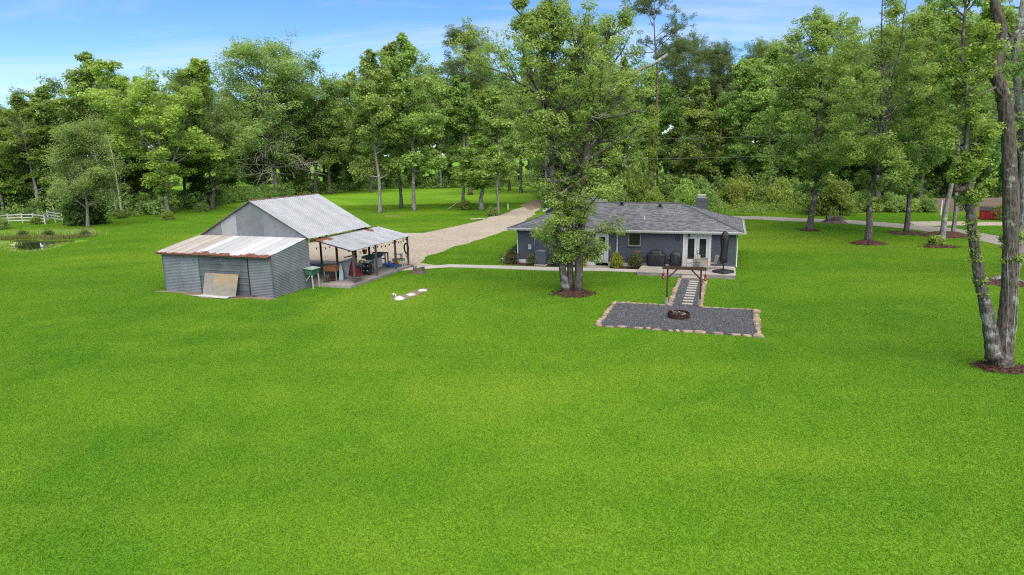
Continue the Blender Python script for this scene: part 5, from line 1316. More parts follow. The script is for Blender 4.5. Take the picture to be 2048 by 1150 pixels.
proto_tree('slim', 13, 20, 4.0, 3.0, 40, 0.8, 18000, 0.32, 'gum', 'grey', 0.20, shape='oval')
def T(key, px, base_y, top_y, label, wide=1.0, name='tree', rz=None, d=None, group=None):
    if d is None: X, Y = gnd(px, base_y)
    else: Y = d; X = at(px, 300, d).x
    H = at(px, top_y, Y).z
    return tree(key, X, Y, H, label, name, 'tree', wide, rz, group)

# left woods, front row
T('gum_b', 10, 436, 212, 'bright green tree rising behind left end of white rail fence', 1.0)
T('gum_a', 78, 434, 180, 'tall green tree behind white fence, left of the small grey-green one', 1.15)
T('gum_c', 128, 430, 160, 'green tree standing between fence end and the bare snag', 1.1)
T('gum_a', 222, 426, 96, 'tallest green tree of left woods, behind the bare pale snags', 1.15)
T('gum_d', 336, 429, 112, 'broad bright green tree with twin pale trunks at left wood edge', 1.15, rz=0.2)
T('oak_b', 425, 419, 150, 'dark green tree filling the gap left of the spreading cypress', 1.0)
T('cypress', 553, 393, 112, 'broad grey-green tree with bare lower branches behind the barn roof', 1.12, 'cypress_tree')
T('oak_a', 632, 389, 138, 'dark green oak at right of the bare-limbed grey-green tree', 0.9)
T('willow', 176, 454, 272, 'small airy grey-green tree leaning left beside the pond', 1.0, 'willow_tree')
# clearing
T('gum_a', 760, 426, 92, 'pale-trunked tree nearest the barn roof ridge in the clearing', 0.95)
T('gum_c', 803, 417, 70, 'dark-trunked tree just left of another in the clearing middle', 0.85)
T('gum_a', 828, 421, 58, 'tall tree with flared pale base in the middle of the clearing', 0.95)
T('slim', 926, 413, 140, 'ivy-darkened trunk tree right of the clearing middle', 1.25)
T('low', 963, 419, 262, 'low leafy bright green tree left of the pale trunk by drive', 1.25)
T('slim', 997, 430, 168, 'tree with pale trunk standing close to the limestone drive', 1.05)
T('oak_b', 742, 385, 180, 'tree with thick black trunk at the back of the clearing', 0.9)
T('gum_c', 1019, 381, 150, 'slender dark-trunked tree far back left of drive end', 0.9)
T('oak_b', 1042, 386, 140, 'black-trunked oak far back beside the drive end', 0.8)
T('pine_a', 938, 388, 58, 'pine with rounded dark crown rising above the clearing trees', 1.3, 'pine_tree', d=150)
# behind the house
T('gum_a', 1090, 400, 95, 'green tree right of the drive end, partly behind double trunk', 1.0, d=120)
T('oak_a', 1185, 400, 120, 'dark oak behind the house roof, right of the double trunk', 0.8, d=112)
T('gum_b', 1250, 400, 105, 'bright green tree left of the vine-wrapped pine behind house', 0.9, d=108)
pine = T('pine_b', 1306, 397, -22, 'very tall open pine with vine-wrapped reddish trunk behind house', 1.0, 'pine_tree', d=116)
T('pine_a', 1375, 400, 74, 'pine with dark tufted crown right of the tallest pine', 1.1, 'pine_tree', d=126)
iv2 = T('slim', 1400, 402, 150, 'slender green tree above the chimney', 1.1, d=112)
T('pine_a', 1436, 400, 92, 'pine above the bushes midway between chimney and lawn trees', 1.0, 'pine_tree', d=124)
iv1 = T('gum_c', 1478, 404, 106, 'green tree with hidden trunk left of the mulched lawn trees', 0.95, d=110)
iv3 = T('gum_a', 1540, 404, 84, 'leafy tall tree directly behind left-hand mulched lawn tree', 1.0, d=108)
# lawn trees on the right
proto_tree('lawn_a', 31, 22, 6.0, 5.4, 50, 0.85, 46000, 0.205, 'gum', 'dark', 0.27, wob=0.6, epi=12)
proto_tree('lawn_b', 32, 24, 6.5, 6.4, 44, 0.85, 48000, 0.20, 'gum', 'dark', 0.34, wob=0.6, lean=(0.03, 0.0), fork=3, epi=12)
T('lawn_a', 1618, 461, 10, 'lawn tree with mulch ring standing left of the old stump', 1.1, rz=0.3)
T('lawn_b', 1737, 486, -35, 'dark-barked tree on mulch mound with crooked limb, right of stump', 1.0, rz=2.6)
T('lawn_a', 1813, 466, -10, 'tree in larger mulch bed right of the crooked-limbed tree', 0.9, rz=2.0)
T('sparse', 1884, 486, 20, 'slightly leaning grey tree with small green shrub at its foot', 1.15, rz=1.2)
T('sparse', 1906, 470, 30, 'tree on mulch mound just behind the leaning grey tree', 0.9, rz=4.0)
# right woods, front row
T('gum_b', 1668, 402, 78, 'bright green tree in right woods above yellowish bushes', 1.0, d=108)
T('oak_a', 1765, 402, 70, 'oak in right woods behind the crooked-limbed lawn tree', 0.9, d=104)
T('gum_c', 1850, 402, 45, 'green tree at woods edge left of the tan board fence', 1.0, d=104)
T('oak_b', 1945, 400, 60, 'dark green tree rising behind the tan board fence', 1.0, d=102)
T('gum_a', 2045, 400, 40, 'green tree behind the red dumpster at the right edge', 1.1, d=106)

# rows deeper in the woods: nothing in the photo tells these apart
rf = random.Random(77)
def sky_y(px):
    K_ = [(-200, 240), (0, 215), (130, 180), (230, 125), (330, 140), (440, 160), (540, 140), (640, 165), (720, 195), (780, 130), (870, 95), (960, 95), (1050, 130), (1200, 110), (1330, 110), (1400, 95), (1500, 95), (1600, 80), (1700, 70), (1850, 60), (2050, 60), (2300, 60)]
    for (a, ya), (b, yb) in zip(K_, K_[1:]):
        if a <= px <= b: return ya + (yb - ya) * (px - a) / (b - a)
    return 100
FILL = 'leafy tree deep in the woods, its trunk hidden by nearer trees'
def filler(px, d, dy):
    key = rf.choice(['gum_a', 'gum_c', 'oak_a', 'oak_b', 'gum_b', 'gum_c', 'oak_a', 'slim'])
    T(key, px, 0, sky_y(px) + dy, FILL, rf.uniform(0.9, 1.2), 'woodland_tree', None, d, 'trees deep in the woods')
for px in range(-60, 700, 52): filler(px + rf.uniform(-14, 14), (118 if px < 380 else 158) + rf.uniform(0, 12), rf.uniform(6, 40))
for px in range(-90, 700, 60): filler(px + rf.uniform(-14, 14), (140 if px < 380 else 180) + rf.uniform(0, 14), rf.uniform(10, 45))
for px in range(690, 1060, 46): filler(px + rf.uniform(-14, 14), 182 + rf.uniform(0, 16), rf.uniform(25, 70))
for px in range(690, 1080, 46): filler(px + rf.uniform(-14, 14), 210 + rf.uniform(0, 20), rf.uniform(30, 70))
for px in range(1090, 2120, 50): filler(px + rf.uniform(-14, 14), 124 + rf.uniform(0, 10), rf.uniform(10, 50))
for px in range(1080, 2120, 56): filler(px + rf.uniform(-14, 14), 142 + rf.uniform(0, 16), rf.uniform(8, 45))
for px, d, dy in ((395, 150, -8), (610, 170, 10), (1345, 140, -10), (1420, 138, 2), (1510, 140, -6), (1575, 140, 0)):
    T('pine_a', px, 0, sky_y(px) + dy, 'dark pine crown rising over leafy trees deep in the woods', 1.15, 'pine_tree', None, d, 'pines deep in the woods')
# dark small trees under the wood edges
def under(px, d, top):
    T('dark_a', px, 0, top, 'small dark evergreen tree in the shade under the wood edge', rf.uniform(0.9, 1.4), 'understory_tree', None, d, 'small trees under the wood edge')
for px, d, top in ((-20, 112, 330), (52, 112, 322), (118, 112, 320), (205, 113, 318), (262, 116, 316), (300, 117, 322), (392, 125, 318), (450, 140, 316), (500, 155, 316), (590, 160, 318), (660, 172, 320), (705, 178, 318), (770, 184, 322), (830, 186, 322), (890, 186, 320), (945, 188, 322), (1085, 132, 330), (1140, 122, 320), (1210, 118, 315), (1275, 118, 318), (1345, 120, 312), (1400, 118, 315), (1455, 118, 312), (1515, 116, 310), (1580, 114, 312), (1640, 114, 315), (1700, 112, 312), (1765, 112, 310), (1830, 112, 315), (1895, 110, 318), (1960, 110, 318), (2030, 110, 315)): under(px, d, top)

# bare snags at left
def snag(px, by, ty, label, seed, lean=0.0, r=0.16, nb=5):
    rng = np.random.default_rng(seed); X, Y = gnd(px, by); H = at(px, ty, Y).z
    t = thing('dead_tree', label, 'dead tree', (X, Y, 0), 0); mb = MB()
    p, rr = stem_path(rng, H, r, 0.35, (lean, 0), 8); mb.tube(p, rr, 7)
    mb.build('trunk', BARK['dead'], t)
    mb = MB()
    for k in range(nb):
        q = p[4 + k % 5]; a = rng.random() * 6.28
        c_ = curve(rng, q, (cos(a), 0.3 * sin(a), 0.6), H * 0.16, 4, 0.8, 0.3); mb.tube(c_, [0.05, 0.04, 0.03, 0.02, 0.01], 4)
    mb.build('branch', BARK['dead'], t)
snag(209, 437, 240, 'tall bare pale snag with two crooked branches at left wood edge', 3, 0.0)
snag(246, 436, 262, 'bare grey snag just right of the tall pale one', 5, -0.06, 0.2)
snag(236, 437, 360, 'short thin bare stem leaning between the two snags', 7, -0.12, 0.08, 2)
snag(112, 446, 395, 'thin bare forked stem leaning over white fence end', 9, -0.18, 0.09, 2)
snag(1354, 404, 300, 'broken bare trunk among bushes above the chimney', 11, 0.10, 0.2, 2)

# ivy climbing some trunks
def ivy(t, z0, z1, n_, leaf, r_, seed):
    rng = np.random.default_rng(seed); zz = np.linspace(z0, z1, n_); an = rng.random(n_) * 6.28
    V, Tt = leaves(rng, np.stack([r_ * np.cos(an), r_ * np.sin(an), zz], 1), np.full(n_, r_ * 1.25), 50, 0.26, 1.0, 0.3)
    o = obj('ivy', quads_mesh('ivy', V, LEAF[leaf], Tt), t); o.scale = (1 / t.scale.x, 1 / t.scale.y, 1 / t.scale.z)
ivy(pine, 5.5, 16.5, 80, 'bright', 0.55, 61); ivy(iv1, 1, 12, 60, 'bright', 0.55, 62); ivy(iv2, 1, 10, 50, 'bush', 0.5, 63); ivy(iv3, 1, 9, 46, 'bright', 0.6, 64)

# bushes along the wood edge, each its own
bA = bush_mesh('edge_a', 41, 5.2, 3.6, 90, 6500, 0.26, 'bush', None, 0.75)
bB = bush_mesh('edge_b', 42, 4.6, 3.0, 80, 5500, 0.28, 'bright', None, 0.70)
bC = bush_mesh('edge_c', 43, 5.0, 3.2, 80, 5500, 0.26, 'oak', None, 0.75)
EDGE = 'leafy wild bush in the hedge-like thicket along the wood edge'
for k, px in enumerate(range(1130, 1700, 36)):
    d = 102 + rf.uniform(-4, 5) - (px - 1300) * 0.006; px += rf.uniform(-12, 12); X = at(px, 300, d).x
    s_ = rf.uniform(0.6, 1.25)
    bush((bA, bC, bB, bC, bA)[k % 5], (X, d, 0), EDGE, 'thicket_bush', 'bush', (s_, s_, s_ * rf.uniform(0.9, 1.7)), rf.random() * 6.28, 'bushes in the wood edge thicket')
bush(bA, (*gnd(1655, 430), 0), 'big rounded yellowish bush behind the stump on the lawn', 'thicket_bush', 'bush', (1.35, 1.35, 1.55), 1.0)
for k, px in enumerate((1705, 1745, 1785, 1822, 1850)):
    X, Y = gnd(px, 424); s_ = rf.uniform(0.6, 0.9); bush((bC, bB)[k % 2], (X, Y, 0), EDGE, 'thicket_bush', 'bush', s_, rf.random() * 6.28, 'bushes in the wood edge thicket')
bE = bush_mesh('laurel', 44, 6.2, 4.6, 110, 9000, 0.36, 'dark', None, 0.85)
bush(bE, (*gnd(168, 450), 0), 'large dark glossy rounded bush behind the leaning pond tree', sc=(1.05, 1.05, 1.0))
for k, (px, py, s_, lb) in enumerate(((4, 459, 0.5, 'dark bush at the far left in front of white fence'), (72, 449, 0.36, 'bush growing through the middle of the white fence'), (240, 437, 0.5, 'low bush at the foot of the bare snags'), (338, 440, 0.42, 'low bush at the foot of the twin pale trunks'), (405, 424, 0.6, 'low bush at wood edge left of the barn ridge'), (930, 420, 0.5, 'low dark bush round the ivy-darkened trunk'), (985, 432, 0.45, 'low green bush beside the pale trunk near the drive'), (2000, 440, 0.55, 'leafy bush drooping over the red dumpster'))):
    bush((bC, bA)[k % 2], (*gnd(px, py), 0), lb, sc=s_, rz=k * 1.3)
bP = bush_mesh('hosta', 45, 1.6, 0.9, 34, 1200, 0.26, 'bright', None, 0.3)
bush(bP, (*gnd(1872, 491), 0.1), 'small bright shrub at the foot of the leaning grey tree', 'shrub')
bush(bP, (*gnd(1994, 733), 0.05), 'small weed at the foot of the forked foreground tree', 'weed', 'plant', 0.42)

# undergrowth masses at the foot of the woods (uncountable)
def mass(name, px0, px1, dfun, n, hh, leaf, seed, size=0.42):
    rng = np.random.default_rng(seed); px = px0 + (px1 - px0) * rng.random(n); d = dfun(px) + rng.normal(size=n) * 3.0
    X = (px - 1024) / FPX * d * 1.02; z = hh * rng.random(n) ** 1.4
    V, Tt = leaves(rng, np.stack([X, d, z], 1), 0.7 + 0.7 * rng.random(n), 46, size, 0.8, 0.4)
    prop(obj(name, quads_mesh(name, V, LEAF[leaf], Tt)), kind='stuff')
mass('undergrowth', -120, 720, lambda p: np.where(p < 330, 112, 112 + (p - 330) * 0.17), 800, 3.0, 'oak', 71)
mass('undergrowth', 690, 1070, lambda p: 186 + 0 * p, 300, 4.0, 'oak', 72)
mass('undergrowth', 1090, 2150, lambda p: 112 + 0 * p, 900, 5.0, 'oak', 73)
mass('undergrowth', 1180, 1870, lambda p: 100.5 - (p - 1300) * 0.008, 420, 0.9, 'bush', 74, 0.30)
# far treeline closing the view
mass('far_woods', -300, 2350, lambda p: 235 + 0 * p, 2600, 26, 'oak', 75, 1.3)

# ------------------------------------------------------------------ hero double-trunk tree
rng = np.random.default_rng(90)
HY = 41.9
def px_path(pp, Y0, rads, wob=0.0):
    P = []
    for i, q in enumerate(pp):
        v = at(q[0], q[1], Y0 + (q[2] if len(q) > 2 else 0)); P.append((v.x, v.y, v.z))
    return P, rads
st = []
st.append(px_path([(1133, 584), (1130, 572), (1126, 545), (1121, 508), (1110, 418), (1104, 345), (1102, 285), (1099, 258), (1093, 215)], HY, [0.328, 0.281, 0.234, 0.211, 0.195, 0.179, 0.164, 0.156, 0.148]))
st.append(px_path([(1093, 215), (1096, 170), (1091, 130), (1080, 92), (1062, 60), (1040, 28), (1020, 5)], HY, [0.133, 0.109, 0.094, 0.078, 0.062, 0.047, 0.027]))
st.append(px_path([(1096, 172), (1103, 130), (1107, 90), (1104, 44), (1103, 5), (1104, -20)], HY, [0.101, 0.086, 0.070, 0.055, 0.039, 0.023]))
st.append(px_path([(1093, 215), (1075, 190, -1), (1057, 175, -1.6), (1031, 162, -2.2), (1000, 155, -2.6)], HY, [0.117, 0.094, 0.078, 0.055, 0.023]))
st.append(px_path([(1100, 236), (1118, 222, 1), (1136, 212, 1.6), (1152, 208, 2.2), (1165, 190, 2.8)], HY, [0.109, 0.094, 0.070, 0.055, 0.023]))
st.append(px_path([(1142, 583, .3), (1141, 560, .3), (1138, 470, .5), (1134, 410, .7), (1128, 365, .9), (1119, 318, 1.2), (1118, 265, 1.6), (1124, 205, 2.0)], HY, [0.234, 0.211, 0.179, 0.156, 0.133, 0.109, 0.078, 0.039]))
st.append(px_path([(1156, 584), (1157, 570), (1158, 525), (1163, 450), (1167, 390), (1171, 340), (1173, 285), (1180, 232), (1182, 215)], HY, [0.312, 0.281, 0.257, 0.234, 0.226, 0.218, 0.195, 0.172, 0.156]))
st.append(px_path([(1182, 215), (1170, 185), (1160, 158), (1158, 125), (1154, 95), (1147, 80)], HY, [0.148, 0.133, 0.125, 0.109, 0.094, 0.086]))
st.append(px_path([(1182, 215), (1200, 170, .8), (1206, 110, 1.2), (1216, 75, 1.5), (1240, 60, 1.6), (1266, 49, 1.6)], HY, [0.117, 0.101, 0.078, 0.070, 0.055, 0.023]))
st.append(px_path([(1178, 240), (1205, 236, -1), (1235, 232, -1.8), (1270, 222, -2.4), (1300, 225, -2.8)], HY, [0.109, 0.094, 0.078, 0.055, 0.023]))
st.append(px_path([(1172, 300), (1195, 285, 1), (1222, 282, 2.0), (1250, 270, 2.4)], HY, [0.101, 0.078, 0.055, 0.023]))
hero = thing('double_trunk_tree', 'big leafy tree with dark double trunk in mulch ring before the house', 'tree', (3.9, HY, 0))
tm, bm = MB(), MB()
for P, r_ in st: tm.tube(P, r_, 10, 0)
# dead leaders
for pp, r_ in (([(1147, 80), (1143, 60), (1141, 40), (1136, 15), (1133, -5)], [0.11, 0.10, 0.09, 0.075, 0.06]), ([(1141, 50), (1132, 32), (1121, 22)], [0.07, 0.05, 0.03]), ([(1155, 90), (1161, 66), (1170, 44), (1176, 33)], [0.09, 0.08, 0.065, 0.04]), ([(1235, 168, -.5), (1275, 142, -.8), (1310, 126, -1), (1336, 108, -1.2)], [0.11, 0.105, 0.095, 0.085])):
    P, r_ = px_path(pp, HY, r_); dm = MB(); dm.tube(P, r_, 8, 0); dm.build('dead_limb', BARK['grey'], hero, (-3.9, -HY, 0))
for q in ((1185, 225, -1), (1098, 300, -1), (1180, 235, -2)):
    v = at(q[0], q[1], HY + q[2]); bm = MB()
    for k in range(4): bm.tube(curve(rng, v, (1, -0.4, 0.1 * k - 0.2), 1.3, 5, 0.9, 0), [0.03, 0.025, 0.02, 0.014, 0.01, 0.006], 4)
    bm.build('dead_twig', BARK['dead'], hero, (-3.9, -HY, 0))
# a dead limb joins its trunk
P, r_ = px_path([(1182, 222), (1210, 190, -.3), (1237, 168, -.5)], HY, [0.17, 0.16, 0.15]); tm.tube(P, r_, 8)
def hl(z):
    K_ = [(1.5, 1.5), (3.0, 2.5), (5.0, 3.0), (7.0, 3.5), (9.5, 3.9), (12, 3.9), (14, 3.0), (15.5, 1.6), (17.0, 0.9), (19.5, 0.6)]
    for (a, la), (b, lb) in zip(K_, K_[1:]):
        if a <= z <= b: return la + (lb - la) * (z - a) / (b - a)
    return 0.6
C, RR = grow(rng, tm, st, 118, 1.6, 19.0, hl, lambda z: 0.1 + 0.05 * z, 0.60, 4, 0.25)
C2, RR2 = grow(rng, tm, [st[1], st[2], st[0], st[5], st[6]], 60, 2.4, 19.5, lambda z: 0.4, lambda z: 0.5, 0.36, 1)
C7, RR7 = grow(rng, tm, [st[0], st[5], st[6]], 18, 1.8, 7.5, lambda z: 0.8 + 0.30 * z, lambda z: 0.25, 0.52, 4, 0.25)
C, RR = np.concatenate([C, C7]), np.concatenate([RR, RR7])
keep = C[:, 2] > 1.7
C, RR = np.concatenate([C[keep], C2]), np.concatenate([RR[keep], RR2])
for o_ in (tm.mesh('trunk', BARK['dark']),): obj('trunk', o_, hero, (-3.9, -HY, 0))
w = RR ** 2; V, Tt = leaves(rng, C, RR, np.maximum(6, (108000 * w / w.sum())).astype(int), 0.138, 0.66, 0.95)
obj('crown', quads_mesh('crown_hero', V, LEAF['gum'], Tt), hero, (-3.9, -HY, 0))

# ------------------------------------------------------------------ forked foreground tree at the right edge
rng = np.random.default_rng(95)
FY = 25.7
st = []
st.append(px_path([(2000, 738), (2001, 722), (2006, 690), (2014, 640), (2020, 560), (2022, 470), (2020, 380), (2018, 290), (2012, 220), (2004, 180), (1990, 150), (1996, 110), (2004, 60), (1985, -10), (1975, -90)], FY, [0.52, 0.44, 0.37, 0.32, 0.29, 0.28, 0.26, 0.245, 0.25, 0.24, 0.20, 0.19, 0.18, 0.16, 0.12]))
st.append(px_path([(1988, 715), (1984, 680), (1975, 630), (1962, 570), (1950, 500), (1943, 440), (1938, 390), (1934, 368)], FY - 0.3, [0.32, 0.26, 0.23, 0.20, 0.18, 0.165, 0.16, 0.15]))
st.append(px_path([(1935, 375), (1922, 378), (1910, 380)], FY - 0.3, [0.13, 0.12, 0.10]))
st.append(px_path([(1933, 372), (1932, 300), (1936, 230), (1930, 150), (1925, 90), (1930, 20), (1935, -40)], FY - 0.3, [0.10, 0.085, 0.08, 0.07, 0.06, 0.04, 0.02]))
st.append(px_path([(1994, 150), (2010, 95, .4), (2035, 62, .6), (2075, 40, .8)], FY, [0.12, 0.10, 0.07, 0.04]))
st.append(px_path([(2008, 200), (1990, 175, -.6), (1968, 185, -1), (1945, 200, -1.3)], FY, [0.07, 0.05, 0.035, 0.02]))
fork = thing('forked_tree', 'dark rough-barked tree forking low at the right edge of lawn', 'tree', (20.1, FY, 0))
tm = MB()
for i, (P, r_) in enumerate(st):
    if i < 2:
        # densify and roughen the near trunk
        Pn, Rn = [], []
        for j in range(len(P) - 1):
            for k in range(5):
                f = k / 5; a, b = Vector(P[j]), Vector(P[j + 1]); Pn.append(a.lerp(b, f)); Rn.append((r_[j] + (r_[j + 1] - r_[j]) * f) * (1 + 0.05 * rng.normal()))
        Pn.append(Vector(P[-1])); Rn.append(r_[-1]); tm.tube(Pn, Rn, 14)
    else: tm.tube(P, r_, 9)
C, RR = grow(rng, tm, [st[3]], 46, 5.0, 15.5, lambda z: 0.75 + 0.03 * z, lambda z: 0.55, 0.27, 3, 0.3)
C3, RR3 = grow(rng, tm, [([(20.3, FY, 9.5), (19.9, FY, 15.5)], [0.2, 0.1]), st[4]], 7, 11, 16, lambda z: 1.6, lambda z: 0.25, 0.36, 5, 0.35)
C4, RR4 = grow(rng, tm, [st[1]], 22, 2.6, 6.4, lambda z: 0.0, lambda z: 0.4, 0.40, 1)
C5, RR5 = grow(rng, tm, [st[2], ([P for P in st[1][0][5:]], [0.1] * 3)], 12, 5.4, 7.6, lambda z: 0.8, lambda z: 0.9, 0.26, 3)
C6, RR6 = grow(rng, tm, [(st[0][0][4:7], [.2] * 3)], 8, 4.2, 5.6, lambda z: 0.4, lambda z: 0.4, 0.26, 1)
C = np.concatenate([C, C3, C4, C5, C6]); RR = np.concatenate([RR, RR3, RR4, RR5, RR6])
obj('trunk', tm.mesh('trunk', BARK['dark']), fork, (-20.1, -FY, 0))
w = RR ** 2; V, Tt = leaves(rng, C, RR, np.maximum(6, (27000 * w / w.sum())).astype(int), 0.112, 0.8, 0.9)
obj('crown', quads_mesh('crown_fork', V, LEAF['bright'], Tt), fork, (-20.1, -FY, 0))
# thin bare vine up the trunk
vine = MB()
P0_, R0_ = st[0]
def on_trunk(z, a):
    for p, q, r1, r2 in zip(P0_, P0_[1:], R0_, R0_[1:]):
        if p[2] <= z <= q[2]:
            f = (z - p[2]) / (q[2] - p[2]); r_ = r1 + (r2 - r1) * f + 0.01
            return (p[0] + (q[0] - p[0]) * f + r_ * cos(a), p[1] + (q[1] - p[1]) * f + r_ * sin(a), z)
    return (*P0_[0][:2], z)
for k in range(3): vine.tube([on_trunk(0.75 + 0.34 * j, -1.9 + 0.5 * k + 0.06 * j * (k - 1)) for j in range(13)], 0.013, 4)
obj('vine', vine.mesh('vine', BARK['dead']), fork, (-20.1, -FY, 0))

# leaning pale tree behind it
rng = np.random.default_rng(97)
LY = 43.5
st = [px_path([(2012, 566), (2022, 552), (2034, 520), (2044, 480), (2050, 420), (2048, 330), (2044, 250), (2035, 170), (2030, 120), (2040, 40), (2050, -30)], LY, [0.55, 0.42, 0.33, 0.30, 0.28, 0.26, 0.25, 0.22, 0.2, 0.16, 0.1])]
lt = thing('leaning_tree', 'pale smooth-barked tree with spreading roots leaning right behind forked trunk', 'tree', (34.0, LY, 0))
tm = MB()
for P, r_ in st: tm.tube(P, r_, 11)
for a in (2.6, 3.1, 3.7, 4.4, 5.2): tm.tube([at(2014, 560, LY) + Vector((0.25 * cos(a), 0.25 * sin(a), 0.25)), at(2014, 562, LY) + Vector((0.9 * cos(a), 0.9 * sin(a), 0.02)), at(2014, 562, LY) + Vector((1.7 * cos(a), 1.7 * sin(a), -0.1))], [0.17, 0.12, 0.04], 7)
C, RR = grow(rng, tm, st, 36, 8.0, 20, lambda z: 3.2, lambda z: 0.3, 0.55, 5)
obj('trunk', tm.mesh('trunk', BARK['grey']), lt, (-34.0, -LY, 0))
w = RR ** 2; V, Tt = leaves(rng, C, RR, np.maximum(6, (16000 * w / w.sum())).astype(int), 0.19)
obj('crown', quads_mesh('crown_lean', V, LEAF['grey'], Tt), lt, (-34.0, -LY, 0))

# mulch rings
def mulch(px, py, rx, ry, h, label, seed):
    r = np.random.default_rng(seed); X, Y = gnd(px, py); n_ = 44; vs, fs = [], []
    prof = [(1.0, -0.03), (0.95, 0.05), (0.7, 0.5), (0.4, 0.9), (0.0, 1.0)]
    j = r.normal(size=n_); j = 1 + 0.13 * (j + np.roll(j, 1)) / 1.4 + 0.06 * r.normal(size=n_)
    for f, z in prof:
        for k in range(n_):
            a = 2 * pi * k / n_; vs.append((f * rx * j[k] * cos(a), f * ry * j[k] * sin(a), z * h + 0.03 * r.normal() * (z > 0.02) + 0.02))
    for i in range(len(prof) - 1):
        for k in range(n_): fs.append((i * n_ + k, i * n_ + (k + 1) % n_, (i + 1) * n_ + (k + 1) % n_, (i + 1) * n_ + k))
    mb = MB().add(vs, fs, 0, False)
    for k in range(150):                       # loose chips, some spilled on the grass
        a = r.random() * 6.28; q = 0.3 + 0.85 * r.random() ** 0.7; l = 0.05 + 0.06 * r.random()
        z = 0.05 + h * max(0, 1 - q) + 0.02; x, y = q * rx * cos(a), q * ry * sin(a); b = r.random() * 6.28
        d, e = Vector((cos(b) * l, sin(b) * l, r.normal() * 0.02)), Vector((-sin(b) * l * 0.35, cos(b) * l * 0.35, r.normal() * 0.01)); c = Vector((x, y, z))
        mb.add([c - d - e, c + d - e, c + d + e, c - d + e], [(0, 1, 2, 3)])
    o = mb.build('mulch_ring', MULCH, None, (X, Y, 0))
    prop(o, label, 'mulch ring')
mulch(1147, 588, 1.45, 1.15, 0.16, 'red-brown mulch ring round the double trunk tree', 1)
mulch(2000, 736, 0.95, 0.75, 0.12, 'mulch ring round the foot of forked foreground tree', 2)
mulch(1617, 461, 1.1, 1.2, 0.14, 'thin mulch ring round the lawn tree nearest the house', 3)
mulch(1735, 488, 1.6, 1.3, 0.35, 'mulch mound round the crooked-limbed dark tree', 4)
mulch(1815, 468, 1.9, 1.5, 0.25, 'wide mulch bed round the tree right of the crooked one', 5)
mulch(1890, 473, 2.1, 1.4, 0.5, 'high red mulch mound behind the leaning grey tree', 6)
mulch(1880, 494, 1.7, 1.1, 0.12, 'low grey-brown mulch ring with a small green shrub', 7)
mulch(2015, 567, 1.6, 1.2, 0.10, 'mulch ring round the spreading roots of pale leaning tree', 8)
# ================================================================== smaller things on the land
def stump(px, py, r_, h, label, seed, flare=1.35):
    rg_ = np.random.default_rng(seed); X, Y = gnd(px, py); t = thing('tree_stump', label, 'stump', (X, Y, 0)); n_ = 18; vs, fs = [], []
    j = 1 + 0.12 * rg_.normal(size=n_)
    for f, z in ((flare * 1.15, -0.05), (flare, 0.08), (1.08, 0.45), (1.0, 1.0)):
        for k in range(n_): a = 2 * pi * k / n_; q = 1 + (j[k] - 1) * (1.6 if z < 0.3 else 0.8); vs.append((f * r_ * q * cos(a), f * r_ * q * sin(a), z * h + ((0.05 if h < 0.6 else 0.22) * h * rg_.normal() if z == 1 else 0)))
    for i in range(3):
        for k in range(n_): fs.append((i * n_ + k, i * n_ + (k + 1) % n_, (i + 1) * n_ + (k + 1) % n_, (i + 1) * n_ + k))
    MB().add(vs, fs).build('bark', STUMP, t)
    MB().add([vs[3 * n_ + k] for k in range(n_)], [tuple(range(n_))]).build('cut_face', STUMPTOP if h < 0.6 else STUMP, t)
stump(838, 546, 0.42, 0.50, 'sawn tree stump in the grass right of the carport', 1)
stump(1669, 446, 0.95, 0.75, 'old grey rotten stump at the edge of the right-hand lane', 2, 1.5)
# septic lids
for k, (px, py, r_, h, lb) in enumerate(((799, 598.5, 0.33, 0.15, 'white conical septic lid nearest the small white pipe'), (822, 590.5, 0.31, 0.06, 'middle one of the three white round septic lids'), (845, 582, 0.31, 0.06, 'white flat septic lid farthest from the small white pipe'))):
    X, Y = gnd(px, py); t = thing('septic_lid', lb, 'septic lid', (X, Y, 0.03), 0, 'white septic lids in bare dirt')
    MB().lathe([(r_, -0.05), (r_, 0.03), (r_ * 0.95, 0.05), (r_ * 0.5, 0.05 + h * 0.55), (0.03, 0.05 + h)], (0, 0, 0), 22).build('lid', WHITE, t)
    MB().lathe([(r_ * 1.1, -0.06), (r_ * 1.1, 0.0), (r_ * 1.0, 0.01)], (0, 0, 0), 22).build('collar', WHITE_OLD, t)
t = thing('cleanout_pipe', 'small white cleanout pipe standing beside the septic lids', 'pipe', (*gnd(787.5, 599), 0))
MB().lathe([(0.05, -0.05), (0.05, 0.28), (0.075, 0.28), (0.075, 0.40), (0.03, 0.41)], (0, 0, 0), 12).build('riser', WHITE, t)
MB().lathe([(0.03, -0.05), (0.03, 0.36), (0.01, 0.37)], (0.14, 0.03, 0), 8).build('tube', WHITE, t)
# white rail fence by the pond
t = thing('rail_fence', 'white three-rail fence half hidden by bushes left of the pond tree', 'fence', (*gnd(-30, 452), 0))
P0 = Vector((*gnd(-30, 452), 0)); fpx = [(-30, 452), (18, 447), (46, 446), (68, 446), (91, 449), (97, 439.5), (126, 445), (150, 442)]
posts = [Vector((*gnd(*q), 0)) for q in fpx]
for k, p in enumerate(posts):
    MB().box((0, 0, 0.72), (0.15, 0.15, 1.5)).box((0, 0, 1.49), (0.19, 0.19, 0.04)).build('post', WHITE_OLD, t, p - P0)
for a, b in zip(posts, posts[1:]):
    for z in (0.45, 0.85, 1.28):
        MB().bar(a - P0 + Vector((0, -0.09, z)), b - P0 + Vector((0, -0.09, z - 0.04 * (z < 0.5))), 0.04, 0.15).build('rail', WHITE_OLD, t)
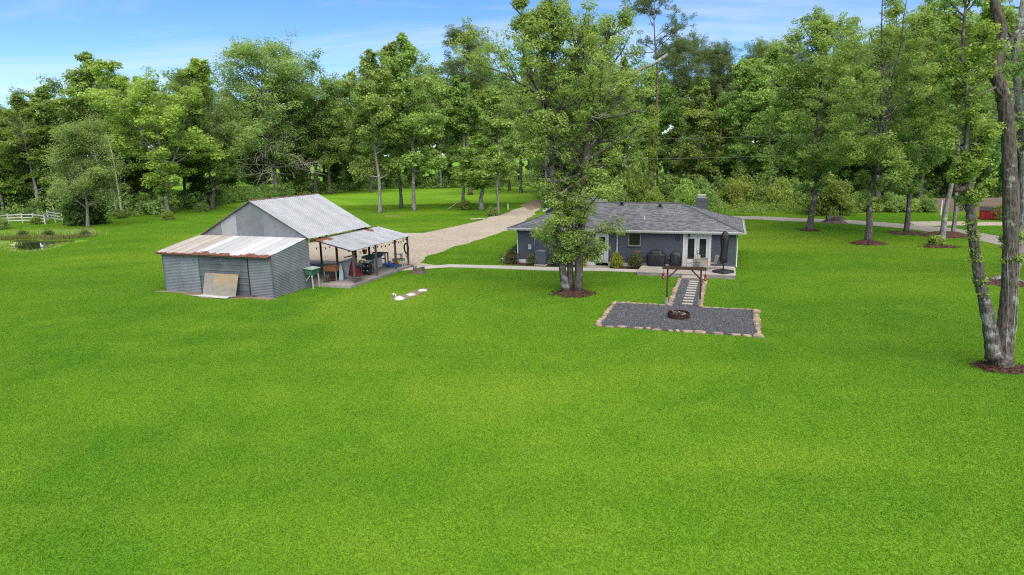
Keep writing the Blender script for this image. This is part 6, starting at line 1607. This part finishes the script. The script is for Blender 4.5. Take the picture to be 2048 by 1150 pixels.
# tan board fence and red dumpster at right
X0, Y0 = gnd(1865, 424); X1, Y1 = gnd(2050, 422)
t = thing('board_fence', 'tan board privacy fence at the wood edge behind red dumpster', 'fence', (X0, Y0, 0), math.atan2(Y1 - Y0, X1 - X0))
L_ = math.hypot(X1 - X0, Y1 - Y0); nb = int(L_ / 0.19); rr_ = random.Random(3)
bd = [MB().box((0, 0, 0.94), (0.182, 0.025 + 0.006 * k, 1.88 + 0.03 * k)).mesh('board', TANWALL) for k in range(3)]
for k in range(nb): obj('board', bd[rr_.randrange(3)], t, (0.1 + 0.19 * k, 0.008 * (k % 2), 0.0))
for z in (0.4, 1.5): MB().bar((0, 0.04, z), (L_, 0.04, z), 0.04, 0.09).build('rail', TANWALL, t)
prop(MB().box((0, 0, 0.95), (0.12, 0.12, 2.1)).box((0, 0, 2.02), (0.15, 0.15, 0.05)).build('white_post', WHITE, None, (*gnd(1881, 431), 0)), 'slim white post standing before the tan board fence', 'post')
X, Y = gnd(1977, 439)
t = thing('dumpster', 'red metal dumpster with white sticker beside the tan board fence', 'dumpster', (X, Y, 0), -0.62)
mb = MB(); mb.add([(-0.95, -0.8, 0.10), (0.95, -0.8, 0.10), (0.95, 0.8, 0.10), (-0.95, 0.8, 0.10), (-1.05, -0.95, 1.15), (1.05, -0.95, 1.15), (1.05, 0.9, 1.45), (-1.05, 0.9, 1.45)], [(3, 2, 1, 0), (0, 1, 5, 4), (1, 2, 6, 5), (2, 3, 7, 6), (3, 0, 4, 7)])
mb.build('body', DUMPRED, t)
mb = MB()
for x in (-0.72, -0.24, 0.24, 0.72): mb.box((x, -0.915, 0.62), (0.07, 0.05, 0.95))
for y in (-0.5, 0.0, 0.5): mb.box((1.035, y, 0.65), (0.05, 0.07, 1.0))
mb.box((0, -0.965, 1.12), (2.15, 0.06, 0.09)); mb.box((1.08, -0.02, 1.30), (0.06, 1.9, 0.09), 0, 0, Matrix.Rotation(0.16, 3, 'X')); mb.build('rib', DUMPRED, t)
MB().add([(-1.05, -0.95, 1.19), (1.05, -0.95, 1.19), (1.05, 0.9, 1.49), (-1.05, 0.9, 1.49), (-1.05, -0.95, 1.22), (1.05, -0.95, 1.22), (1.05, 0.9, 1.52), (-1.05, 0.9, 1.52)], [(3, 2, 1, 0), (4, 5, 6, 7), (0, 1, 5, 4), (1, 2, 6, 5), (2, 3, 7, 6), (3, 0, 4, 7)]).build('lid', CHAR, t)
MB().box((1.072, -0.25, 0.78), (0.012, 0.62, 0.50)).build('sticker', WHITE, t)
mb = MB()
for z in (0.64, 0.86): mb.box((1.081, -0.25, z), (0.004, 0.44, 0.07))
mb.build('sticker_print', DUMPRED, t)
for x in (-0.75, 0.75):
    for y in (-0.6, 0.6): MB().lathe([(0.09, -0.03), (0.09, 0.03)], (0, 0, 0), 10).build('caster', BLACKM, t, (x, y, 0.09)).rotation_euler = (pi / 2, 0, 0)
# fallen sticks and small pale things
prop(MB().tube([(0, 0, 0.05), (1.2, 0.3, 0.75), (2.0, 0.5, 1.35)], [0.07, 0.06, 0.04], 6).build('fallen_limb', BARK['dead'], None, (*gnd(893, 420), 0)), 'pale broken limb propped in clearing grass left of ivy trunk', 'fallen limb')
prop(MB().tube([(-1.2, 0, 0.1), (0, 0.25, 0.14), (1.1, 0.6, 0.12)], [0.12, 0.11, 0.09], 7).build('fallen_log', STUMPTOP, None, (*gnd(958, 440), 0)), 'pale fallen log lying in grass beside the limestone drive', 'log')
prop(MB().box((0, 0, 0.45), (0.16, 0.10, 0.95)).box((0, 0, 0.93), (0.18, 0.12, 0.04)).build('marker_post', WHITE, None, (*gnd(1016, 419), 0)), 'short white marker post left of the drive end', 'post')
for k, (a, b, lb) in enumerate((((1688, 424), (1716, 394), 'bare pale stick leaning in the brush left of crooked tree'), ((1690, 425), (1722, 414), 'bare pale stick lying low in the brush left of crooked tree'))):
    A = Vector((*gnd(*a), 0.05)); B = at(b[0], b[1], A.y + 0.5)
    prop(MB().tube([(0, 0, 0), (B - A) * 0.5 + Vector((0, 0, 0.1)), B - A], [0.09, 0.07, 0.04], 6).build('bare_stick', BARK['dead'], None, A), lb, 'stick')
# pond plants and pale floats
rng = np.random.default_rng(33)
def reeds(name, px_list, n_, h, leaf, seed, wd=0.03):
    r = np.random.default_rng(seed); P = np.array([gnd(*p) for p in px_list]); i = r.integers(0, len(P) - 1, n_); f = r.random(n_)[:, None]
    B = P[i] * (1 - f) + P[i + 1] * f + r.normal(size=(n_, 2)) * 0.45
    hh = h * (0.5 + 0.7 * r.random(n_)); ln = r.normal(size=(n_, 2)) * 0.18; a = r.random(n_) * 6.28; dx, dy = np.cos(a) * wd, np.sin(a) * wd
    V = np.stack([np.stack([B[:, 0] - dx, B[:, 1] - dy, np.zeros(n_)], 1), np.stack([B[:, 0] + dx, B[:, 1] + dy, np.zeros(n_)], 1), np.stack([B[:, 0] + ln[:, 0] + dx * .3, B[:, 1] + ln[:, 1] + dy * .3, hh], 1), np.stack([B[:, 0] + ln[:, 0] - dx * .3, B[:, 1] + ln[:, 1] - dy * .3, hh], 1)], 1)
    prop(obj(name, quads_mesh(name, V, leaf, r.random(n_))), kind='stuff')
reeds('pond_reeds', [(-20, 482), (22, 479), (60, 477), (100, 479), (140, 477), (178, 474)], 3200, 0.45, REED, 1)
reeds('pond_grass', [(-20, 473), (40, 470), (100, 468), (150, 470), (190, 470)], 4200, 0.55, LEAF['bright'], 2)
reeds('pond_grass', [(148, 485), (112, 489), (104, 495), (84, 501), (60, 503.5), (30, 502), (10, 498)], 1200, 0.13, LEAF['bright'], 3)
reeds('pond_weeds', [(-10, 488), (0, 492), (10, 494), (18, 490)], 1200, 0.4, LEAF['bright'], 4)
bG = bush_mesh('brown_weed', 46, 1.6, 1.0, 30, 900, 0.16, 'rose', None, 0.32)
for px, py, lb in ((46, 475, 'brownish weed clump behind left half of the pond'), (98, 474, 'brownish weed clump behind the middle of the pond'), (170, 474, 'brownish weed clump at the right end of the pond')):
    bush(bG, (*gnd(px, py), 0), lb, 'weed_clump', 'weeds')
for px, py, lb in ((25, 492, 'white duck floating at the left end of the pond'), (85, 494, 'white duck floating near the middle of the pond')):
    t = thing('white_duck', lb, 'duck', (*gnd(px, py, 0.03), 0.03), 0.3 if px < 50 else 2.6, 'white ducks on the pond')
    vs, fs = [], []; n_ = 10
    for x, w_, z0_, z1_ in ((-0.30, 0.03, 0.16, 0.22), (-0.22, 0.09, 0.02, 0.21), (-0.05, 0.15, -0.03, 0.22), (0.12, 0.14, -0.03, 0.20), (0.22, 0.08, 0.0, 0.24), (0.25, 0.055, 0.12, 0.34), (0.27, 0.055, 0.27, 0.42), (0.33, 0.05, 0.31, 0.42), (0.36, 0.02, 0.34, 0.38)):
        for k in range(n_): a = 2 * pi * k / n_; vs.append((x, w_ * cos(a), (z0_ + z1_) / 2 + (z1_ - z0_) / 2 * sin(a)))
    for i in range(8):
        for k in range(n_): fs.append((i * n_ + k, i * n_ + (k + 1) % n_, (i + 1) * n_ + (k + 1) % n_, (i + 1) * n_ + k))
    MB().add(vs, fs, 0, True).build('body', WHITE, t)
    MB().add([(0.35, -0.03, 0.34), (0.35, 0.03, 0.34), (0.43, 0.015, 0.345), (0.43, -0.015, 0.345), (0.35, 0, 0.375)], [(0, 1, 2, 3), (0, 3, 4), (3, 2, 4), (2, 1, 4)]).build('bill', ORANGE, t)
# power lines crossing in front of the woods
for k, (pa, pb, sag, lb) in enumerate((((1010, 279), (2400, 217), 1.2, 'upper power line crossing in front of the woods'), ((930, 318), (2400, 255), 1.4, 'lower power line crossing in front of the woods'))):
    A, B = at(pa[0], pa[1], 97), at(pb[0], pb[1], 88)
    P = [A.lerp(B, j / 24) - Vector((0, 0, sag * 4 * (j / 24) * (1 - j / 24))) for j in range(25)]
    prop(MB().tube([p - A for p in P], 0.016, 5, 0, False).build('power_line', plain('wire_grey', (0.24, 0.25, 0.26), 0.6), None, A), lb, 'power line', 'power lines')
